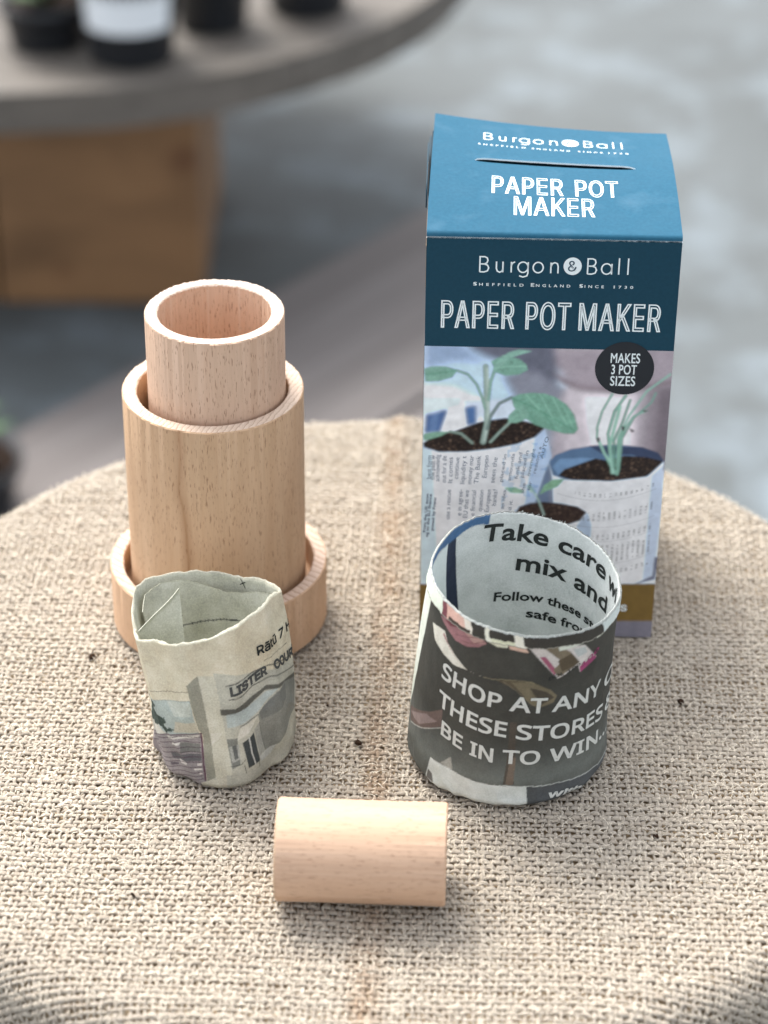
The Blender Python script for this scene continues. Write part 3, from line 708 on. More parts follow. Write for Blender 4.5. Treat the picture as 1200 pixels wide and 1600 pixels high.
def burlap_mat(name, k=1.0):
    w = NT(name)
    at = w.new("Attribute", attribute_name="yarn")
    sp = w.new("SeparateXYZ"); w.set(sp.inputs[0], at.outputs["Vector"])
    cb = w.new("CombineXYZ")
    w.set(cb.inputs[0], w.math('ADD', w.math('MULTIPLY', sp.outputs[0], 520.0), w.math('MULTIPLY', sp.outputs[1], 1.1)))
    w.set(cb.inputs[1], w.math('MULTIPLY', sp.outputs[1], 5.0)); w.set(cb.inputs[2], w.math('MULTIPLY', sp.outputs[2], 77.0))
    fib = w.noise(cb.outputs[0], 1.0, 4, 0.75)
    slub = w.noise(w.coord((120, 120, 120)), 1.0, 3)
    c = w.ramp(fib, [(0.28, rgba((160 * k, 144 * k, 122 * k))), (0.46, rgba((203 * k, 191 * k, 172 * k))), (0.62, rgba((222 * k, 211 * k, 197 * k))), (0.78, rgba((246 * k, 241 * k, 232 * k)))])
    c = w.mix(w.math('MULTIPLY', w.ramp(slub, [(0.5, G1(0)), (0.75, G1(1))]), 0.4), c, rgba((178 * k, 158 * k, 134 * k)))
    # per-yarn tone
    c = w.mix(w.math('MULTIPLY', sp.outputs[2], 0.25), c, rgba((182 * k, 168 * k, 150 * k)))
    # old brown stain along the fold line
    oc = w.coord((1, 1, 1)); so = w.new("SeparateXYZ"); w.set(so.inputs[0], oc)
    sn = w.noise(w.coord((70, 35, 70)), 1.0, 4, 0.6)
    xx = w.math('SUBTRACT', w.math('SUBTRACT', so.outputs[0], w.math('MULTIPLY', so.outputs[1], 0.03)), 0.004)
    d = w.math('DIVIDE', w.math('ABSOLUTE', xx), 0.0085)
    mk = w.ramp(d, [(0.0, G1(1)), (0.5, G1(0.6)), (1.0, G1(0))])
    mk = w.math('MULTIPLY', mk, w.ramp(sn, [(0.35, G1(0.1)), (0.65, G1(1))]))
    c = w.mix(w.math('MULTIPLY', mk, 0.85), c, w.mix(1.0, c, rgba((210, 182, 154)), 'MULTIPLY'))
    w.base(c); w.rough(0.9); w.spec(0.12)
    w.bump(fib, 0.7, 0.0005)
    w.p.inputs["Sheen Weight"].default_value = 0.15
    return w.m

M_BURLAP = burlap_mat("jute_yarn", 0.88)
def burlap():
    root = empty("burlap_cloth", (0, 0, 0))
    tag(root, "coarse beige burlap cloth draped over the round table, under everything", "burlap cloth")
    PU, PV = 0.00250, 0.00274
    S = 0.236
    rot = math.radians(-2.2); cr, sr = math.cos(rot), math.sin(rot)
    prof = np.radians([-28, 25, 90, 155, 208])
    def warp_field(a, b):
        da = 0.0011 * (fbm(a * 28 + 7, b * 28 + 3, 21, 3) - 0.5) * 2 + 0.0016 * (fbm(a * 9 + 1, b * 9 + 5, 31, 2) - 0.5) * 2
        db = 0.0013 * (fbm(a * 28 + 17, b * 28 + 13, 41, 3) - 0.5) * 2 + 0.0022 * (fbm(a * 8 + 11, b * 8 + 15, 51, 2) - 0.5) * 2
        return a + da, b + db
    def yarns(weft):
        VV, QQ, AA = [], [], []; off = 0
        pitch, cross = (PV, PU) if weft else (PU, PV)
        n = int(S / pitch)
        hw0, ht0, amp = (0.00082, 0.00046, 0.00044) if weft else (0.00062, 0.00042, 0.00046)
        step = cross / 4.4 if weft else cross / 4
        for i in range(-n, n + 1):
            half = math.sqrt(max(S * S - (i * pitch) ** 2, 0))
            if half < 0.006: continue
            m = int(2 * half / step); s = np.linspace(-half, half, m)
            r1 = RNG.random(); thick = 0.78 + 0.5 * RNG.random() ** 1.3
            lat = i * pitch + (RNG.random() - 0.5) * 0.0007 + 0.0011 * (fbm(s * 160 + i * 3.7, s * 0 + i * 9.1, 5, 2) - 0.5)
            ph = np.cos(math.pi * s / cross + math.pi * i)
            if weft: ph = 1 - 2 * np.exp(-((1 + ph) / 0.62) ** 2)      # long floats, short dips under each warp
            hgt = (amp * ph if weft else -amp * ph)
            sw = 0.72 + 0.62 * fbm(s * 330 + i * 5.3, s * 0 + i * 1.7, 77, 3) + (0.10 * ph if weft else -0.12 * ph)
            hw = hw0 * thick * sw; ht = ht0 * thick * sw
            jit = 0.00034 * (fbm(s * 700 + i, s * 0 + i * 2.2, 8, 2) - 0.5) * 2
            A = s[:, None] + 0 * prof[None, :]
            B = lat[:, None] + hw[:, None] * np.cos(prof)[None, :]
            Hh = (hgt + jit)[:, None] + ht[:, None] * np.sin(prof)[None, :]
            if not weft: A, B = B, A
            A, B = warp_field(A, B)
            a2 = A * cr - B * sr; b2 = A * sr + B * cr
            P = drape(a2, b2, Hh)
            k = len(prof)
            VV.append(P.reshape(-1, 3))
            q = grid_quads(k, m, off=off)
            QQ.append(q if weft else q[:, ::-1]); off += m * k
            AA.append(np.stack([np.repeat(s + i * 0.37, k), np.tile(prof, m), np.full(m * k, r1)], -1))
        V = np.vstack(VV); Q = np.vstack(QQ); A = np.vstack(AA)
        me = mesh_np("yarn", V, Q[:, ::-1])
        at = me.attributes.new("yarn", 'FLOAT_VECTOR', 'POINT'); at.data.foreach_set("vector", A.astype(np.float32).ravel())
        return me
    for nm, wf in (("weft_yarns", True), ("warp_yarns", False)):
        o = link(nm, yarns(wf), M_BURLAP, root); tag(o, kind="stuff")
    # under layer of the doubled sack
    nr, nt = 70, 180
    rr = np.linspace(0.0005, 0.2355, nr); tt = np.linspace(0, 2 * math.pi, nt, endpoint=False)
    T, R = np.meshgrid(tt, rr)
    P = drape(R * np.cos(T), R * np.sin(T), np.full(R.shape, -0.0011)).reshape(-1, 3)
    me = mesh_np("under_layer", P, grid_quads(nt, nr, True))
    w = NT("jute_under"); nz = w.noise(w.coord((420, 420, 420)), 1.0, 3)
    w.base(w.ramp(nz, [(0.3, rgba((136, 115, 87))), (0.7, rgba((168, 147, 116)))])); w.rough(0.95); w.bump(nz, 0.6, 0.001)
    link("under_layer", me, w.m, root)
    # loose fibres
    N = 34000; K = 4
    rad = 0.222 * np.sqrt(RNG.random(N)); th = RNG.random(N) * 2 * math.pi
    a0 = rad * np.cos(th); b0 = rad * np.sin(th)
    dirn = np.where(RNG.random(N) < 0.6, RNG.normal(0, 0.5, N), RNG.random(N) * math.pi)
    ln = 0.0016 + 0.0045 * RNG.random(N) ** 2.2; curl = RNG.normal(0, 1.3, N); h0 = 0.0012 + 0.0006 * RNG.random(N); lift = 0.0002 + 0.0013 * RNG.random(N) ** 3
    t = np.linspace(0, 1, K)
    ang = dirn[:, None] + curl[:, None] * t[None, :]
    ca = a0[:, None] + np.cumsum(np.cos(ang), 1) * ln[:, None] / K; cbv = b0[:, None] + np.cumsum(np.sin(ang), 1) * ln[:, None] / K
    hh = h0[:, None] + lift[:, None] * np.sin(t * math.pi)[None, :]
    wv = (0.00008 + 0.00009 * RNG.random(N))[:, None] * (1 - 0.7 * t)[None, :]
    nx, ny = -np.sin(ang) * wv, np.cos(ang) * wv
    L = drape(ca + nx, cbv + ny, hh); Rr = drape(ca - nx, cbv - ny, hh)
    V = np.stack([L, Rr], 2).reshape(N, K * 2, 3)
    base = np.array([[2 * i, 2 * i + 1, 2 * i + 3, 2 * i + 2] for i in range(K - 1)])
    Q = (base[None] + (np.arange(N) * K * 2)[:, None, None]).reshape(-1, 4)
    me = mesh_np("loose_fibres", V.reshape(-1, 3), Q)
    o = link("loose_fibres", me, flat_mat("loose_fibre", (224, 214, 196), 0.9, 0.1), root); tag(o, kind="stuff")
burlap()

# ------------------------------------------------------------------ background table with nursery pots
def bg_table():
    z0 = -0.45; R = 0.5255; c = (-0.4209, 1.958)
    w = NT("weathered_tabletop")
    g = w.noise(w.coord((3, 45, 45)), 1.0, 4, 0.6); n2 = w.noise(w.coord((14, 14, 14)), 1.0, 3)
    col = w.ramp(g, [(0.25, rgba((70, 66, 61))), (0.6, rgba((100, 95, 89))), (0.85, rgba((132, 127, 120)))])
    col = w.mix(w.math('MULTIPLY', n2, 0.4), col, rgba((116, 108, 98)))
    w.base(col); w.rough(0.75); w.bump(g, 0.5, 0.004)
    root = empty("round_garden_table", (c[0], c[1], GZ))
    tag(root, "low round weathered grey wooden table behind, carrying black plant pots", "table")
    # planks cut to the circle
    pw = 0.118; n = int(R / pw) + 1
    for i in range(-n, n + 1):
        y0, y1 = i * pw - pw / 2 + 0.0015, i * pw + pw / 2 - 0.0015
        y0c, y1c = max(y0, -R * 0.9995), min(y1, R * 0.9995)
        if y1c <= y0c: continue
        ys = np.linspace(y0c, y1c, 8)
        xs = np.sqrt(R * R - ys ** 2)
        poly = [(x, y) for x, y in zip(xs, ys)] + [(-x, y) for x, y in zip(xs[::-1], ys[::-1])]
        bm = bmesh.new()
        f = bm.faces.new([bm.verts.new((x, y, 0.0)) for x, y in poly])
        r = bmesh.ops.extrude_face_region(bm, geom=[f])
        bmesh.ops.translate(bm, vec=(0, 0, 0.045), verts=[v for v in r["geom"] if isinstance(v, bmesh.types.BMVert)])
        o = bm_obj("plank", bm, w.m, root, bevel=0.0)
        o.location = (0, 0, z0 - GZ + random.uniform(-0.001, 0.001))
    # pine block carrying the top
    wp = NT("pine_block")
    g = wp.noise(wp.coord((5, 30, 14)), 1.0, 4, 0.6, 0.5)
    v = wp.new("TexVoronoi"); wp.set(v.inputs["Vector"], wp.coord((9, 9, 9))); v.inputs["Scale"].default_value = 1.0
    col = wp.ramp(g, [(0.25, rgba((108, 79, 51))), (0.6, rgba((138, 103, 69))), (0.85, rgba((154, 119, 84)))])
    col = wp.mix(wp.ramp(v.outputs["Distance"], [(0.1, G1(0.8)), (0.24, G1(0))]), col, rgba((92, 54, 28)))
    wp.base(col); wp.rough(0.6)
    for i in range(2):
        bm = bmesh.new()
        hgt = (z0 - GZ - 0.002); wdt = 0.24
        box_bm(bm, (-0.0975 - i * wdt + 0.052, -0.2, hgt / 2), (wdt - 0.004, 0.34, hgt - 0.002))
        o = bm_obj("support_block", bm, wp.m, root, bevel=0.004)
        o.location = (0.136, 0.04, 0)
    return root
bg_table()

M_BLACKPOT = flat_mat("black_plastic", (30, 33, 38), 0.4, 0.5)
M_SOIL = flat_mat("potting_soil", (46, 36, 30), 0.95, 0.1, 0.7, 300, 0.6)
M_STEM = flat_mat("plant_green", (74, 104, 66), 0.6, 0.3, 0.5, 60)
M_LABEL = flat_mat("white_label", (226, 232, 236), 0.5, 0.4)
def at_px(x, y, z):
    f = 3828.0
    fw = np.array([0, math.cos(PITCH), -math.sin(PITCH)]); up = np.array([0, math.sin(PITCH), math.cos(PITCH)]); rt = np.array([1.0, 0, 0])
    r = rt * math.cos(ROLL) + up * math.sin(ROLL); u = -rt * math.sin(ROLL) + up * math.cos(ROLL)
    Cc = np.array([0, -DIST * math.cos(PITCH), DIST * math.sin(PITCH)])
    d = fw + r * (x - 600) / f - u * (y - 800) / f
    return Cc + d * (z - Cc[2]) / d[2]

def nursery_pot(loc, r, h, label, white=False, seed=0):
    root = empty("plant_pot", loc)
    tag(root, label, "plant pot", "black plant pots on the table behind")
    pr = [(0.0, 0.0), (r * 0.8, 0.0), (r * 0.82, 0.003), (r * 0.97, h - 0.012), (r * 1.03, h - 0.011), (r * 1.04, h), (r * 0.98, h), (r * 0.95, h - 0.014), (0, h - 0.016)]
    n = 40
    V = []; Q = []; MI = []
    for a, b in pr:
        t = np.linspace(0, 2 * math.pi, n, endpoint=False)
        V.append(np.c_[a * np.cos(t), a * np.sin(t), 0 * t + b])
    me = mesh_np("pot", np.vstack(V), grid_quads(n, len(pr), True))
    link("pot", me, M_BLACKPOT, root)
    t = np.linspace(0, 2 * math.pi, n, endpoint=False); Rr = np.linspace(0.001, r * 0.95, 8)
    T, RR = np.meshgrid(t, Rr)
    P = np.stack([RR * np.cos(T), RR * np.sin(T), h - 0.012 + 0.006 * fbm(RR * np.cos(T) * 120 + seed, RR * np.sin(T) * 120, 3)], -1).reshape(-1, 3)
    link("soil", mesh_np("soil", P, grid_quads(n, 8, True)), M_SOIL, root)
    if white:
        t = np.linspace(-math.pi / 2 - 1.05, -math.pi / 2 + 1.05, 30); z = np.linspace(h * 0.40, h * 0.93, 6)
        T, Z = np.meshgrid(t, z); RR = r * (0.82 + 0.15 * Z / h) + 0.0008
        P = np.stack([RR * np.cos(T), RR * np.sin(T), Z], -1).reshape(-1, 3)
        link("paper_label", mesh_np("label", P, grid_quads(30, 6)), M_LABEL, root)
    # a leafy seedling
    rg = np.random.default_rng(seed + 50)
    bm = bmesh.new()
    for k in range(26):
        az = rg.random() * 6.28; ln = 0.03 + 0.05 * rg.random(); tilt = 0.5 + 0.8 * rg.random(); zb = h - 0.01 + 0.06 * rg.random(); wl = ln * 0.22
        pts = []
        for s, wd in ((0, 0.1), (0.35, 1.0), (0.7, 0.8), (1.0, 0.05)):
            d = s * ln; x = d * math.cos(tilt * (1 - 0.4 * s)); zz = zb + d * math.sin(tilt) - 0.01 * s * s
            for sg in (-1, 1): pts.append((x * math.cos(az) - sg * wd * wl * math.sin(az), x * math.sin(az) + sg * wd * wl * math.cos(az), zz))
        vs = [bm.verts.new(p) for p in pts]
        for i in range(3): bm.faces.new([vs[2 * i], vs[2 * i + 1], vs[2 * i + 3], vs[2 * i + 2]])
    o = bm_obj("leaves", bm, M_STEM, root, smooth=True)
    return root
TT = -0.405
p = at_px(203, 98, TT); nursery_pot((p[0], p[1] + 0.02, TT + 0.001), 0.055, 0.10, "black plant pot with a white label on the table behind", True, 1)
p = at_px(330, 48, TT); nursery_pot((p[0], p[1] + 0.02, TT + 0.001), 0.046, 0.09, "unlabelled black plant pot between the labelled pot and the rightmost one", False, 2)
p = at_px(480, 20, TT); nursery_pot((p[0], p[1] + 0.02, TT + 0.001), 0.052, 0.095, "unlabelled black plant pot nearest the right rim of the table behind", False, 3)
p = at_px(66, 92, TT); nursery_pot((p[0], p[1] + 0.05, TT + 0.001), 0.05, 0.05, "low leafy plant pot at the far left of the table behind", False, 4)
p = at_px(-55, 835, GZ); nursery_pot((p[0], p[1], GZ + 0.030), 0.062, 0.06, "made-up dark plant pot standing in for a dark patch on the ground at the left edge, just behind the burlap", False, 6)  # pot added only to make this patch of ground dark

# ------------------------------------------------------------------ wooden pot maker
BEECH = dict(a=(206, 172, 138), b=(184, 146, 112))
M_MID = wood_mat("beech_tan", (206, 174, 142), (186, 150, 116), 'z', streak=(-0.0085, 0.0032), seed=0.3)
M_TOP = wood_mat("beech_pink", (212, 182, 158), (196, 162, 136), 'z', seed=2.1)
M_BASE = wood_mat("beech_rose", (208, 174, 144), (188, 152, 120), 'z', fleck=0.35, seed=5.2)
M_END_B = wood_mat("endgrain_rose", (214, 190, 170), (160, 126, 106), end=True, line_dir=2.25, line_scale=620)
M_END_M = wood_mat("endgrain_tan", (222, 202, 182), (176, 146, 124), end=True, line_dir=0.35, line_scale=1000)
M_END_T = wood_mat("endgrain_pale", (228, 210, 194), (196, 170, 150), end=True, line_dir=0.9, line_scale=1200)

def lathe(profile, segs=320, axis='z', rough=0.0003, seed=0):
    """profile: list of (radius, height, material index of the band that follows, roughness 0/1)"""
    t = np.linspace(0, 2 * math.pi, segs, endpoint=False)
    V = []; MI = []
    for k, (r, z, mi, rg) in enumerate(profile):
        j = (vnoise(np.cos(t) * 60 + 90 + seed, np.sin(t) * 60 + 90 + k * 9, seed + k) - 0.5) * 2 * rough * rg
        V.append(np.c_[(r + j) * np.cos(t), (r + j) * np.sin(t), np.full(segs, z) + j * 0.6])
        if k < len(profile) - 1: MI += [mi] * segs
    V = np.vstack(V)
    if axis == 'x': V = V[:, [2, 0, 1]]
    return mesh_np("lathe", V, grid_quads(segs, len(profile), True), mat_idx=MI)

def edge_split(o, ang=35):
    m = o.modifiers.new("edges", 'EDGE_SPLIT'); m.split_angle = math.radians(ang); return o

def maker():
    sx, sy = -0.0675, -0.0794
    e = 0.0005
    # base cup
    R, Ri, H = 0.0441, 0.0387, 0.0284
    pr = [(0.0005, 0.0008, 0, 0), (R - 0.0012, 0.0008, 0, 0), (R, 0.002, 0, 0), (R, H - e, 0, 0), (R - e, H, 1, 1), (Ri + e, H, 1, 1), (Ri, H - e, 0, 1), (Ri, 0.0155, 0, 0), (Ri - 0.0008, 0.0145, 0, 0), (0.0005, 0.0145, 0, 0)]
    o = link("base_cup", lathe(pr, seed=1), [M_BASE, M_END_B]); o.location = (sx, sy, 0); edge_split(o)
    tag(o, "shallow round beech wood base cup holding the tall wooden tube", "wooden cup")
    # middle tube
    R, Ri, H = 0.0356, 0.0298, 0.1077 - 0.0147
    pr = [(0.0005, 0, 0, 0), (R - 0.0015, 0, 0, 0), (R, 0.0015, 0, 0), (R, 0.03, 0, 0), (R, 0.06, 0, 0), (R, H - e, 0, 0), (R - e * 0.8, H, 1, 1), (Ri + e, H, 1, 1), (Ri, H - e, 0, 1), (Ri, 0.046, 0, 0), (0.0005, 0.046, 0, 0)]
    o = link("press_tube", lathe(pr, seed=2), [M_MID, M_END_M]); o.location = (sx, sy, 0.0147); edge_split(o)
    tag(o, "tall tan beech wood tube with a dark vertical grain streak, standing in the base cup", "wooden tube")
    # top tube
    R, Ri, H = 0.0270, 0.0220, 0.1412 - 0.0612
    pr = [(0.0005, 0, 0, 0), (R - 0.001, 0, 0, 0), (R, 0.001, 0, 0), (R, 0.03, 0, 0), (R, H - e, 0, 0), (R - e * 0.8, H, 1, 1), (Ri + e, H, 1, 1), (Ri, H - e, 0, 1), (Ri, 0.03, 0, 0), (0.0005, 0.03, 0, 0)]
    o = link("press_tube", lathe(pr, seed=3), [M_TOP, M_END_T]); o.location = (-0.0659, -0.0792, 0.0612); edge_split(o)
    tag(o, "topmost pinkish hollow wooden tube rising out of the taller tan tube", "wooden tube")
maker()

M_DOWEL = wood_mat("beech_dowel", (208, 178, 153), (188, 152, 124), 'x', fleck=0.4, seed=3.4)
M_END_D = wood_mat("endgrain_dowel", (206, 176, 146), (176, 140, 110), end=True, line_scale=2000)
def dowel():
    L, r, c = 0.0596, 0.0181, 0.0005
    pr = [(0.0004, -L / 2, 1, 0), (r - c, -L / 2, 1, 1), (r, -L / 2 + c, 0, 1), (r, -L / 4, 0, 0), (r, 0, 0, 0), (r, L / 4, 0, 0), (r, L / 2 - c, 0, 1), (r - c, L / 2, 1, 1), (0.0004, L / 2, 1, 0)]
    o = link("wooden_dowel", lathe(pr, axis='x', seed=6, rough=0.0002), [M_DOWEL, M_END_D]); edge_split(o)
    o.location = (-0.0068, -0.2523, r + 0.0004); o.rotation_euler = (0, 0, math.radians(-2.2))
    tag(o, "short solid beech wood dowel lying on its side in front", "wooden dowel")
dowel()

# ------------------------------------------------------------------ the carton
BW, BH = 0.095, 0.1817
TEAL = (18, 59, 76)
def card_mat(name, c, rough=0.42, wear=0.0, spec=0.22):
    w = NT(name)
    nz = w.noise(w.coord((700,) * 3), 1.0, 3); bl = w.noise(w.coord((55,) * 3), 1.0, 4, 0.6)
    col = w.mix(w.math('MULTIPLY', w.ramp(nz, [(0.35, G1(0)), (0.7, G1(1))]), 0.12), rgba(c), rgba([min(255, x * 1.3 + 12) for x in c]))
    if wear:
        col = w.mix(w.math('MULTIPLY', w.ramp(bl, [(0.55, G1(0)), (0.78, G1(1))]), wear), col, rgba((150, 176, 194)))
    w.base(col); w.rough(w.ramp(bl, [(0.3, G1(rough)), (0.7, G1(rough + 0.14))])); w.spec(spec)
    w.bump(nz, 0.06, 0.0003)
    return w.m
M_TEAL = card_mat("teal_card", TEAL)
M_TEALTOP_LIT = card_mat("teal_card_top_lit", (38, 86, 109), 0.6, 0.10, 0.1)  # the front's teal ink with the lid's brighter light put into the colour
M_INK = flat_mat("white_ink", (232, 240, 240), 0.5, 0.4)
M_INKTOP = M_INK
M_BADGE = flat_mat("black_badge", (28, 33, 40), 0.45, 0.4)
M_CARDIN = flat_mat("grey_board", (160, 152, 142), 0.85, 0.2, 0.3)
M_PHOTO = print_mat("photo_print", 0.5, 0.25, 0, 0.06, 0.03)

def top_pt(a, b):
    """outer surface of the bowed lid, a,b in metres in the carton's frame (b from the front edge)"""
    s = a / BW + 0.5
    bb = np.clip(b, 0, None)
    z = BH + 0.007 * (bb / 0.095) * (1 - s) ** 2 + 0.0035 * np.sin(np.pi * np.clip(bb / 0.095, 0, 1))
    r = 0.0016
    k = np.clip(1 - bb / r, 0, 1)
    z = z - r * (1 - np.sqrt(np.clip(1 - k * k, 0, 1)))
    x = a + 0.0018 * (bb / 0.095) * (1 - s)
    return np.stack([x, bb + 0 * a, z], -1)

STROKE = {   # thin geometric lettering, drawn in print units (x right, y up from the baseline)
 'B': (40, [[(4, 0), (4, 67), (24, 67), (34, 62), (37, 51), (33, 40), (22, 35), (4, 35)], [(22, 35), (36, 30), (41, 18), (36, 5), (22, 0), (4, 0)]]),
 'u': (32, [[(3, 47), (3, 17), (7, 5), (17, 0), (27, 5), (30, 15)], [(30, 47), (30, 0)]]),
 'r': (18, [[(3, 0), (3, 47)], [(3, 30), (8, 42), (18, 47)]]),
 'g': (47, [[(45 * 0 + 23 + 21 * math.cos(t), 24 + 23 * math.sin(t)) for t in np.linspace(0, 2 * math.pi, 22)], [(44, 47), (44, -2), (40, -14), (24, -19), (8, -14)]]),
 'o': (43, [[(22 + 21 * math.cos(t), 24 + 23 * math.sin(t)) for t in np.linspace(0, 2 * math.pi, 22)]]),
 'n': (36, [[(3, 0), (3, 47)], [(3, 30), (9, 43), (19, 47), (29, 43), (33, 31), (33, 0)]]),
 'a': (47, [[(23 + 21 * math.cos(t), 24 + 23 * math.sin(t)) for t in np.linspace(0, 2 * math.pi, 22)], [(44, 47), (44, 0)]]),
 'l': (6, [[(3, 0), (3, 72)]]),
}
LOGO_X = [('B', 288), ('u', 358), ('r', 420), ('g', 449), ('o', 513), ('n', 585), ('B', 737), ('a', 797), ('l', 868), ('l', 906)]
def logo2d(x0, y0, sx, sy, w):
    parts = []
    for ch, px in LOGO_X:
        for st in STROKE[ch][1]:
            pts = [(x0 + (px - 288 + x) * sx, y0 + y * sy) for x, y in st]
            cl = np.hypot(pts[0][0] - pts[-1][0], pts[0][1] - pts[-1][1]) < 1e-6
            parts.append(ribbon(np.array(pts[:-1] if cl else pts), w, cl))
    return join2d(parts)
def disc2d(cx, cy, rx, ry, n=48):
    t = np.linspace(0, 2 * math.pi, n, endpoint=False)
    return np.c_[cx + rx * np.cos(t), cy + ry * np.sin(t)], [tuple(range(n))]

def carton():
    root = empty("carton", (0.0624, -0.0936, 0.0), -0.0269)
    tag(root, "tall teal cardboard carton with printed photo of seedlings in newspaper pots", "box")
    hw, th = BW / 2, 0.0006
    def panel(name, c, s, m, **k):
        bm = bmesh.new(); box_bm(bm, c, s); return bm_obj(name, bm, m, root, bevel=k.get("bevel", 0.00025))
    # front and sides
    panel("front_panel", (0, th / 2, (BH - 0.0018) / 2 + 0.0004), (BW, th, BH - 0.0018), M_TEAL)
    panel("right_panel", (hw - th / 2, 0.0475, BH / 2 - 0.001), (th, 0.0935, BH - 0.003), M_TEAL)
    panel("back_panel", (0, 0.095 - th / 2, BH / 2), (BW - 0.002, th, BH - 0.001), M_TEAL)
    panel("bottom_panel", (0, 0.0475, 0.001), (BW - 0.003, 0.093, th), M_CARDIN)
    lp = panel("left_panel", (-hw + th / 2, 0.0475, BH / 2 - 0.001), (th, 0.0935, BH - 0.003), M_TEAL)
    lp["label"] = "teal side with a gold band near the base"
    # the print runs round onto the left and right sides
    M_GOLD = flat_mat("gold_print", (150, 118, 60), 0.45, 0.4); M_GREYP = flat_mat("grey_print", (112, 110, 116), 0.5, 0.4, 0.4, 90); M_TAN = flat_mat("tan_print", (186, 150, 108), 0.5, 0.4, 0.3, 200)
    for sg in (-1, 1):
        for z0, z1, m, nm in ((0.0009, 0.0088, M_GREYP, "grey_band"), (0.0089, 0.027, M_GOLD, "gold_band"), (0.0271, 0.1337, M_GREYP, "side_photo"), (0.158, 0.175, M_TAN, "side_picture")):
            if nm == "side_picture" and sg > 0: continue
            bm = bmesh.new(); box_bm(bm, (sg * (hw + 0.00008), 0.0475 if nm != "side_picture" else 0.04, (z0 + z1) / 2), (0.0001, 0.0915 if nm != "side_picture" else 0.076, z1 - z0))
            bm_obj(nm, bm, m, root)
    # bowed lid in two sheets around the hanging slot
    SB, SL = 0.0524, 0.0312
    us = np.linspace(-hw, hw, 97)
    def sheet(name, front):
        vs = np.linspace(0, 1, 40)
        if front: vs = np.r_[np.linspace(0, 0.03, 8), np.linspace(0.05, 1, 36)]
        U, Vv = np.meshgrid(us, vs)
        gap = 0.0011 * np.clip(1 - ((U - 0.0007) / SL) ** 2, 0, None) ** 0.35
        gap = np.where(np.abs(U - 0.0007) < SL, gap, 0)
        if front: B = Vv * (SB - gap)
        else: B = (SB + gap) + Vv * (0.095 - SB - gap)
        P = top_pt(U, B)
        if not front: P[..., 2] += 0.0011 * np.clip(gap / 0.0007, 0, 1) * np.exp(-(B - SB) / 0.002)
        else: P[..., 2] -= 0.0003 * np.clip(gap / 0.0007, 0, 1) * np.exp((B - SB) / 0.002)
        n = len(vs); lo = P.copy(); lo[..., 2] -= 0.0006
        V = np.vstack([P.reshape(-1, 3), lo.reshape(-1, 3)])
        q = grid_quads(97, n); N = 97 * n
        ql = q[:, ::-1] + N
        def skirt(idx):
            idx = np.asarray(idx); return np.stack([idx[:-1], idx[:-1] + N, idx[1:] + N, idx[1:]], -1)
        Q = [q, ql, skirt(np.arange(97)), skirt(np.arange(97) + 97 * (n - 1))[:, ::-1], skirt(np.arange(n) * 97)[:, ::-1], skirt(np.arange(n) * 97 + 96)]
        Q = np.vstack(Q)
        mi = np.zeros(len(Q), int); mi[2 * len(q):] = 1
        me = mesh_np(name, V, Q, mat_idx=mi)
        o = link(name, me, [M_TEALTOP_LIT, flat_mat("cut_card_edge", (226, 238, 244), 0.6, 0.3)], root)
        edge_split(o, 50)
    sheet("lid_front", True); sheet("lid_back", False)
    # tucked side flap peeping out on the left, dark board inside the slot
    V = np.array([(-hw - 0.0009, 0.034, BH - 0.006), (-hw - 0.0009, 0.078, BH - 0.006), (-hw - 0.0007, 0.074, BH + 0.0035), (-hw - 0.0008, 0.04, BH + 0.0012)])
    V2 = V + (0.0005, 0, 0)
    link("side_flap", mesh_np("flap", np.vstack([V, V2]), np.array([(0, 1, 2, 3), (7, 6, 5, 4), (0, 4, 5, 1), (1, 5, 6, 2), (2, 6, 7, 3), (3, 7, 4, 0)])), M_TEAL, root, smooth=False)

    # ---- front print. x mm across, z mm up
    def decal(name, VF, m, lift=0.0001):
        V, Fc = VF
        P = np.c_[V[:, 0] / 1000, np.full(len(V), -lift) - (V[:, 2] if V.shape[1] == 3 else 0), V[:, 1] / 1000]
        return link(name, mesh_from(name, P, Fc), m, root, smooth=False)
    nu, nv = 340, 478
    def fn(U, Vv):
        C = np.zeros(U.shape + (3,)); C[:] = lin((200, 212, 226))
        paint(BOXART[:13], U, Vv, 1, 1, C); C = blur(C, 4); paint(BOXART[8:9], U, Vv, 1, 1, C); C = blur(C, 1)
        paint(BOXART[13:20], U, Vv, 1, 1, C); C = blur(C, 2)
        paint(BOXART[20:], U, Vv, 1, 1, C); C = blur(C, 1); C = np.minimum(C * (1.05 + 0.55 * np.clip((C.mean(-1, keepdims=True) - 0.42) / 0.25, 0, 1)), 0.88)
        # soft woven cloth and clay shading breakup
        n = fbm(U * 0.35, Vv * 0.35, 14, 4)[..., None]; C *= 0.86 + 0.28 * n
        # columns of figures on the right-hand printed pot
        m = (U > 6) & (U < 45) & (Vv > 28) & (Vv < 75)
        arc = Vv - 0.012 * (U - 22) ** 2
        row = np.zeros(U.shape, bool)
        for a, b in ((69.4, 71.2), (58.2, 62.6), (49.4, 52.2), (38.4, 46.8), (32.6, 34.8)): row |= (arc > a - 2) & (arc < b - 2)
        dash = (np.mod(U, 2.05) < 0.95) & (vnoise(U * 0.49, Vv * 2.6, 6) > 0.38)
        cl = (np.abs(C.sum(-1) - lin((203, 216, 229)).sum()) < 0.75)
        rule = np.zeros(U.shape, bool)
        for a in (66.0, 53.4, 46.6, 35.6): rule |= np.abs(arc - a) < 0.13
        C[m & row & dash & cl & (U > 13)] *= 0.62
        C[m & rule & cl & (U > 6)] *= 0.7
